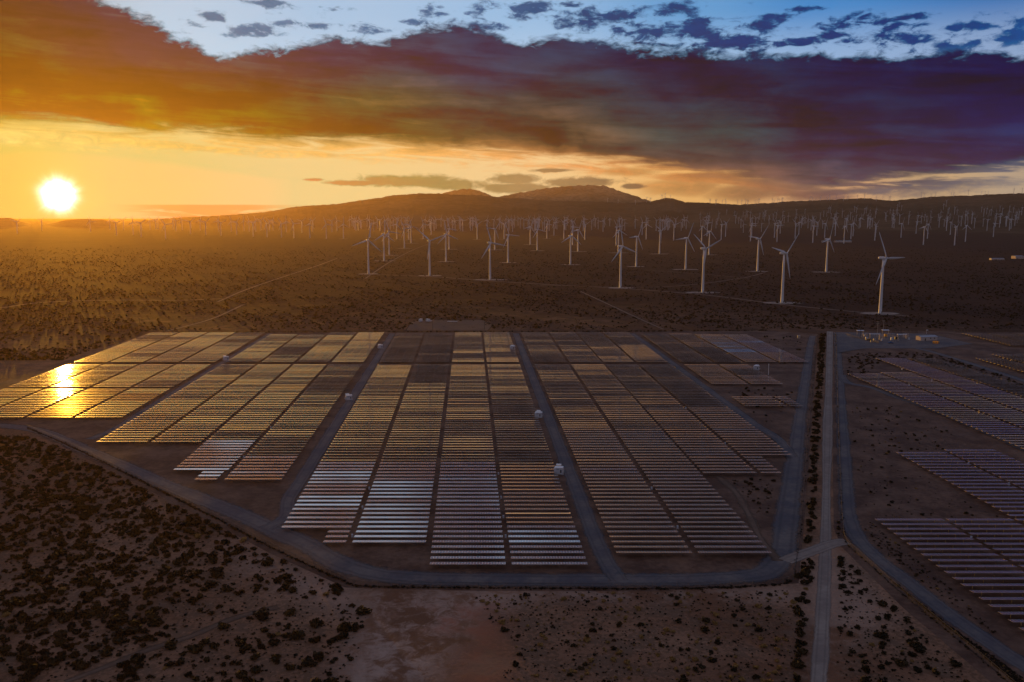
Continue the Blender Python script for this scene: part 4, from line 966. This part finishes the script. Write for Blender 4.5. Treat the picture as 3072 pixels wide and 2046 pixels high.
def stems_mesh(seed, w=1.0, h=1.0):
    r_ = random.Random(seed); b = MB()
    for k in range(9):
        a_ = r_.random()*6.28; q = r_.uniform(.3, 1)*w; b.tube((.1*math.cos(a_), .1*math.sin(a_), -.05), (q*math.cos(a_), q*math.sin(a_), h*r_.uniform(.6, 1.)), .035, .01, 4, False)
    me = b.mesh('stems'); me.materials.append(M['twig']); return me
SV = [shrub_mesh('foliage', 20+k, 170, M['leaf'] if k % 2 else M['leafd'], 1.2+.1*(k % 3), 1.0+.12*(k % 4)) for k in range(6)]
SY = [shrub_mesh('foliage', 50+k, 240, M['leafy'], 1.05, 1.1, .17) for k in range(3)]
ST = [stems_mesh(k) for k in range(3)]
LO = [shrub_mesh('scrub_clump', 70+k, 26, M['leaf'] if k % 2 else M['leafd'], 1.25, 1.0, .42) for k in range(4)]
S = []                                        # x, y, size, kind (0 dark, 1 sunlit dry yellow), zone
def scatter(pg, n_, smin, smax, power, zone, yellow=0., edge=None, mind=1.0, thin=None):
    pg = poly(pg) if not isinstance(pg, np.ndarray) else pg; lo, hi_ = pg.min(0), pg.max(0); out = 0; cells = {}
    for _ in range(12):
        if out >= n_: break
        k = n_*4; x = rng.uniform(lo[0], hi_[0], k); y = rng.uniform(lo[1], hi_[1], k); ok = inside(x, y, pg)
        if thin is not None: ok &= rng.random(k) < thin(x, y)
        x, y = x[ok], y[ok]
        if not len(x): continue
        bad = np.zeros(len(x), bool)
        for ln, hw in roads: bad |= dist_line(x, y, ln) < hw+.6
        x, y = x[~bad], y[~bad]
        for a_, b_ in zip(x, y):
            s_ = smin+(smax-smin)*rng.random()**power; ky = (int(a_//3), int(b_//3)); hit = False
            for dx in (-1, 0, 1):
                for dy in (-1, 0, 1):
                    for (p_, q_, r_) in cells.get((ky[0]+dx, ky[1]+dy), ()):
                        if (p_-a_)**2+(q_-b_)**2 < (mind*(r_+s_)*.9)**2: hit = True
            if hit: continue
            cells.setdefault(ky, []).append((a_, b_, s_)); S.append((a_, b_, s_, 1 if rng.random() < yellow else 0, zone)); out += 1
            if out >= n_: break
clump = lambda x, y: .35+.65*(np.sin(x*.11+np.sin(y*.05)*2)*np.sin(y*.09+np.cos(x*.06)*2) > -.25)
LEFT = [(-140, 1000), (60, 1004), (150, 1036), (300, 1108), (480, 1200), (640, 1284), (780, 1352), (846, 1400), (835, 1460), (800, 1600), (-160, 1640)]
scatter(LEFT, 1900, .65, 1.9, 1.8, 'left scrub', .02, mind=.82, thin=lambda x, y: np.where(x > GO(520, 1300)[0], .35, 1.)*clump(x, y))
scatter(LEFT, 4600, .15, .5, 1.3, 'left scrub', .0, mind=.6)
BOT = [(1090, 1368), (1300, 1362), (1815, 1358), (1835, 1400), (1862, 1500), (1870, 1620), (1120, 1620), (1190, 1480), (1120, 1420)]
scatter(BOT, 330, .4, 1.2, 2.2, 'bottom scrub', .48, mind=1., thin=clump)
scatter(BOT, 1100, .14, .42, 1.3, 'bottom scrub', .08, mind=.8)
scatter([(1915, 1275), (1950, 1290), (2060, 1400), (2200, 1530), (2260, 1620), (1905, 1620), (1905, 1450)], 120, .5, 1.5, 1.7, 'wedge scrub', .05, mind=1.05)
scatter([(1915, 1265), (1950, 1280), (2060, 1390), (2200, 1520), (2260, 1620), (1905, 1620)], 450, .12, .4, 1.3, 'wedge scrub', 0, mind=.8)
scatter([(1960, 1268), (2020, 1305), (2200, 1450), (2354, 1560), (2354, 1600), (2270, 1515), (2140, 1410)], 420, .2, .7, 2., 'verge scrub', .05, mind=.7)
scatter([(1886, 768), (1899, 768), (1897, 880), (1893, 980), (1889, 1080), (1884, 1240), (1850, 1258), (1860, 1120), (1870, 960), (1880, 840)], 430, .6, 1.5, 1.3, 'hedge line', .02, mind=.45)
scatter([(1838, 1285), (1875, 1275), (1872, 1380), (1866, 1620), (1826, 1620), (1832, 1400)], 34, .8, 1.7, 1.2, 'lower hedge line', .02, mind=.8)
scatter([(1911, 960), (1919, 960), (1922, 1080), (1929, 1200), (1936, 1238), (1912, 1238), (1912, 1080)], 300, .35, 1.05, 1.5, 'second hedge line', .03, mind=.5)
scatter([(1960, 915), (2060, 935), (2200, 990), (2200, 1035), (2050, 1040), (2150, 1120), (2300, 1190), (2010, 1190), (1965, 1180), (1956, 1040)], 260, .2, .95, 3., 'right lot', .1, mind=1.1)
scatter([(2000, 1200), (2150, 1320), (2300, 1460), (2230, 1440), (2060, 1330), (1980, 1235)], 160, .2, .7, 2., 'right lot', .1, mind=1.)
scatter([(1948, 812), (2120, 812), (2200, 824), (2330, 870), (2354, 890), (2220, 850), (2040, 820), (1990, 860), (1946, 868)], 260, .5, 1.3, 1.3, 'upper right lot', 0, mind=.7)
scatter([(1695, 770), (1850, 775), (1850, 830), (1800, 850), (1750, 800)], 70, .4, 1.2, 1.5, 'upper lot', 0, mind=1.)
scatter([(1660, 890), (1830, 890), (1825, 975), (1760, 975), (1700, 930)], 34, .4, 1.3, 1.5, 'roadside lot', 0, mind=1.2)
scatter([(1660, 1100), (1800, 1105), (1795, 1270), (1760, 1250), (1700, 1160)], 45, .3, 1.1, 2., 'corner lot', 0, mind=1.2)
scatter([(0, 1000), (300, 1096), (640, 1270), (830, 1352), (830, 1346), (640, 1262), (300, 1090), (60, 984)], 60, .2, .5, 1., 'fence weeds', 0, mind=.4)
for ln, n_, a_, b_ in ((FL['bottom'], 1000, .25, .7), (FL['back'], 330, .5, 1.3), (FL['right'], 400, .2, .5), (FL['side'], 200, .2, .5)):
    for k in range(n_):
        i = rng.random()*(len(ln)-1.01); p_ = ln[int(i)]*(1-i % 1)+ln[int(i)+1]*(i % 1)
        S.append((p_[0]+rng.normal()*.3, p_[1]+rng.normal()*.3, a_+(b_-a_)*rng.random()**2, 0, 'fence weeds'))
# brush beyond the field
far_pg = poly([(-300, 900), (-300, 562), (2700, 562), (2700, 757), (1760, 757), (1120, 757), (1100, 738), (960, 738), (930, 758), (345, 760), (0, 876), (-150, 930)])
fx = rng.uniform(-1900, 1800, 150000); fy = 700+rng.random(150000)**1.9*2400; ok = inside(fx, fy, far_pg) & (rng.random(150000) < 1.05-(fy-700)/2300) & (abs(fx) < fy*.68)
ok &= (np.sin(fx*.021+np.sin(fy*.013)*2)*np.sin(fy*.017+fx*.006)+rng.normal(size=len(fx))*.5) > -.35
fx, fy = fx[ok], fy[ok]
bad = np.zeros(len(fx), bool)
for ln, hw in roads: bad |= dist_line(fx, fy, ln[::3] if len(ln) > 60 else ln) < hw
fx, fy = fx[~bad][:52000], fy[~bad][:52000]
SF = [(a_, b_, .5+1.3*rng.random()**1.6, 0) for a_, b_ in zip(fx, fy)]
def vis_rank(s):
    px, py = proj(s[0], s[1], .5)
    return -1 if not (-15 < px < W0+15 and py < H0+18) else s[2]/s[1]
rk = sorted(range(len(S)), key=lambda i: -vis_rank(S[i])); one = rk[:300]; rest_s = [S[i] for i in rk[300:]]
ZN = {'left scrub': 'scrubland at lower left', 'bottom scrub': 'bare ground below the main field', 'wedge scrub': 'wedge beside the diagonal fence', 'verge scrub': 'verge of the gravel road',
      'hedge line': 'bush line between the roads', 'lower hedge line': 'left of the lower dirt road', 'second hedge line': 'thin line by the dirt road', 'right lot': 'bare lot at right',
      'upper right lot': 'in the brush in front of the substation', 'upper lot': 'on bare soil at the top end of the road', 'roadside lot': 'on bare soil by the road fork', 'corner lot': 'in the bare corner of the main field', 'fence weeds': 'at the foot of the fence'}
by = {}
for i in one: by.setdefault(S[i][4], []).append(i)
for zn, L_ in by.items():
    L_.sort(key=lambda i: S[i][1]); nb = max(1, math.ceil(len(L_)/14)); sz = math.ceil(len(L_)/nb)
    for b_ in range(nb):
        row = sorted(L_[b_*sz:(b_+1)*sz], key=lambda i: S[i][0]/S[i][1])
        for j, i in enumerate(row):
            x, y, s_, kd, _ = S[i]; big = 'large' if s_ > 1.6 else 'middling' if s_ > 1.1 else 'small'
            t = empty('desert_shrub', (x, y, 0), rng.random()*6.28); t.scale = (s_, s_*(.85+.3*rng.random()), s_*(.75+.3*rng.random()))
            link('foliage', (SY if kd else SV)[rng.integers(0, 3 if kd else 6)], None, t); link('stems', ST[rng.integers(0, 3)], None, t)
            rw = 'in nearest row' if b_ == 0 else f'in {ordinal(b_+1)} row'
            tag(t, f"{big} {'yellow' if kd else 'dark'} shrub, {ordinal(j+1)} from left {rw}, {ZN[zn]}", 'shrub', 'shrubs '+ZN[zn])
def bulk_shrubs(name, L_, protos, label):
    P_ = []; T_ = []
    data = []
    for me in protos:
        v = np.empty(len(me.vertices)*3, np.float32); me.vertices.foreach_get('co', v)
        t_ = np.empty(len(me.vertices), np.float32); me.attributes['tint'].data.foreach_get('value', t_); data.append((v.reshape(-1, 3), t_))
    A_ = np.array([s[:3] for s in L_]); kd = rng.integers(0, len(protos), len(A_)); V = []; T_ = []
    for k, (v, t_) in enumerate(data):
        a_ = A_[kd == k]
        if not len(a_): continue
        th = rng.random(len(a_))*6.28; c, s_ = np.cos(th)[:, None], np.sin(th)[:, None]; sc = a_[:, 2:3]; sz_ = sc*(.7+.4*rng.random((len(a_), 1)))
        X = a_[:, 0:1]+(v[None, :, 0]*c-v[None, :, 1]*s_)*sc; Y = a_[:, 1:2]+(v[None, :, 0]*s_+v[None, :, 1]*c)*sc; Z = v[None, :, 2]*sz_
        V.append(np.stack([X, Y, Z], 2).reshape(-1, 3)); T_.append((t_[None]*.6+rng.random((len(a_), 1))*.9).ravel())
    V = np.concatenate(V); me = np_mesh(name, V, np.arange(len(V)).reshape(-1, 4)); fattr(me, 'tint', np.concatenate(T_)); me.materials.append(protos[0].materials[0])
    tag(link(name, me), label, 'scrub', kind='stuff')
bulk_shrubs('scrub', [s for s in rest_s if not s[3] and s[2] > .7], [shrub_mesh('scrub_clump', 90+k, 90, M['leafd'], 1.2, 1.05, .32) for k in range(4)], 'dark scrub filling the ground between the larger shrubs')
bulk_shrubs('low_scrub', [s for s in rest_s if not s[3] and s[2] <= .7], [LO[0], LO[2]], 'low weeds and sprigs scattered over the soil')
yl = [s for s in rest_s if s[3]]
if yl: bulk_shrubs('dry_scrub', yl, SY, 'straw-yellow tufts scattered over the soil')
bulk_shrubs('far_scrub', SF, [LO[1], LO[3]], 'dark brush covering the plain behind the panel field')

# ------------------------------------------------------------------ haze
def haze():
    m = bpy.data.materials.new('haze_air'); m.use_nodes = True; nt = m.node_tree; nt.nodes.clear()
    v = nt.nodes.new('ShaderNodeVolumePrincipled'); o = nt.nodes.new('ShaderNodeOutputMaterial'); nt.links.new(v.outputs[0], o.inputs['Volume'])
    v.inputs['Color'].default_value = (.96, .66, .30, 1); v.inputs['Density'].default_value = SIG; v.inputs['Anisotropy'].default_value = .70
    b = MB().box((0, 6800, 364.5), (33000, 20000, 731)).build('haze', m); tag(b, kind='stuff'); b.display_type = 'WIRE'
haze()
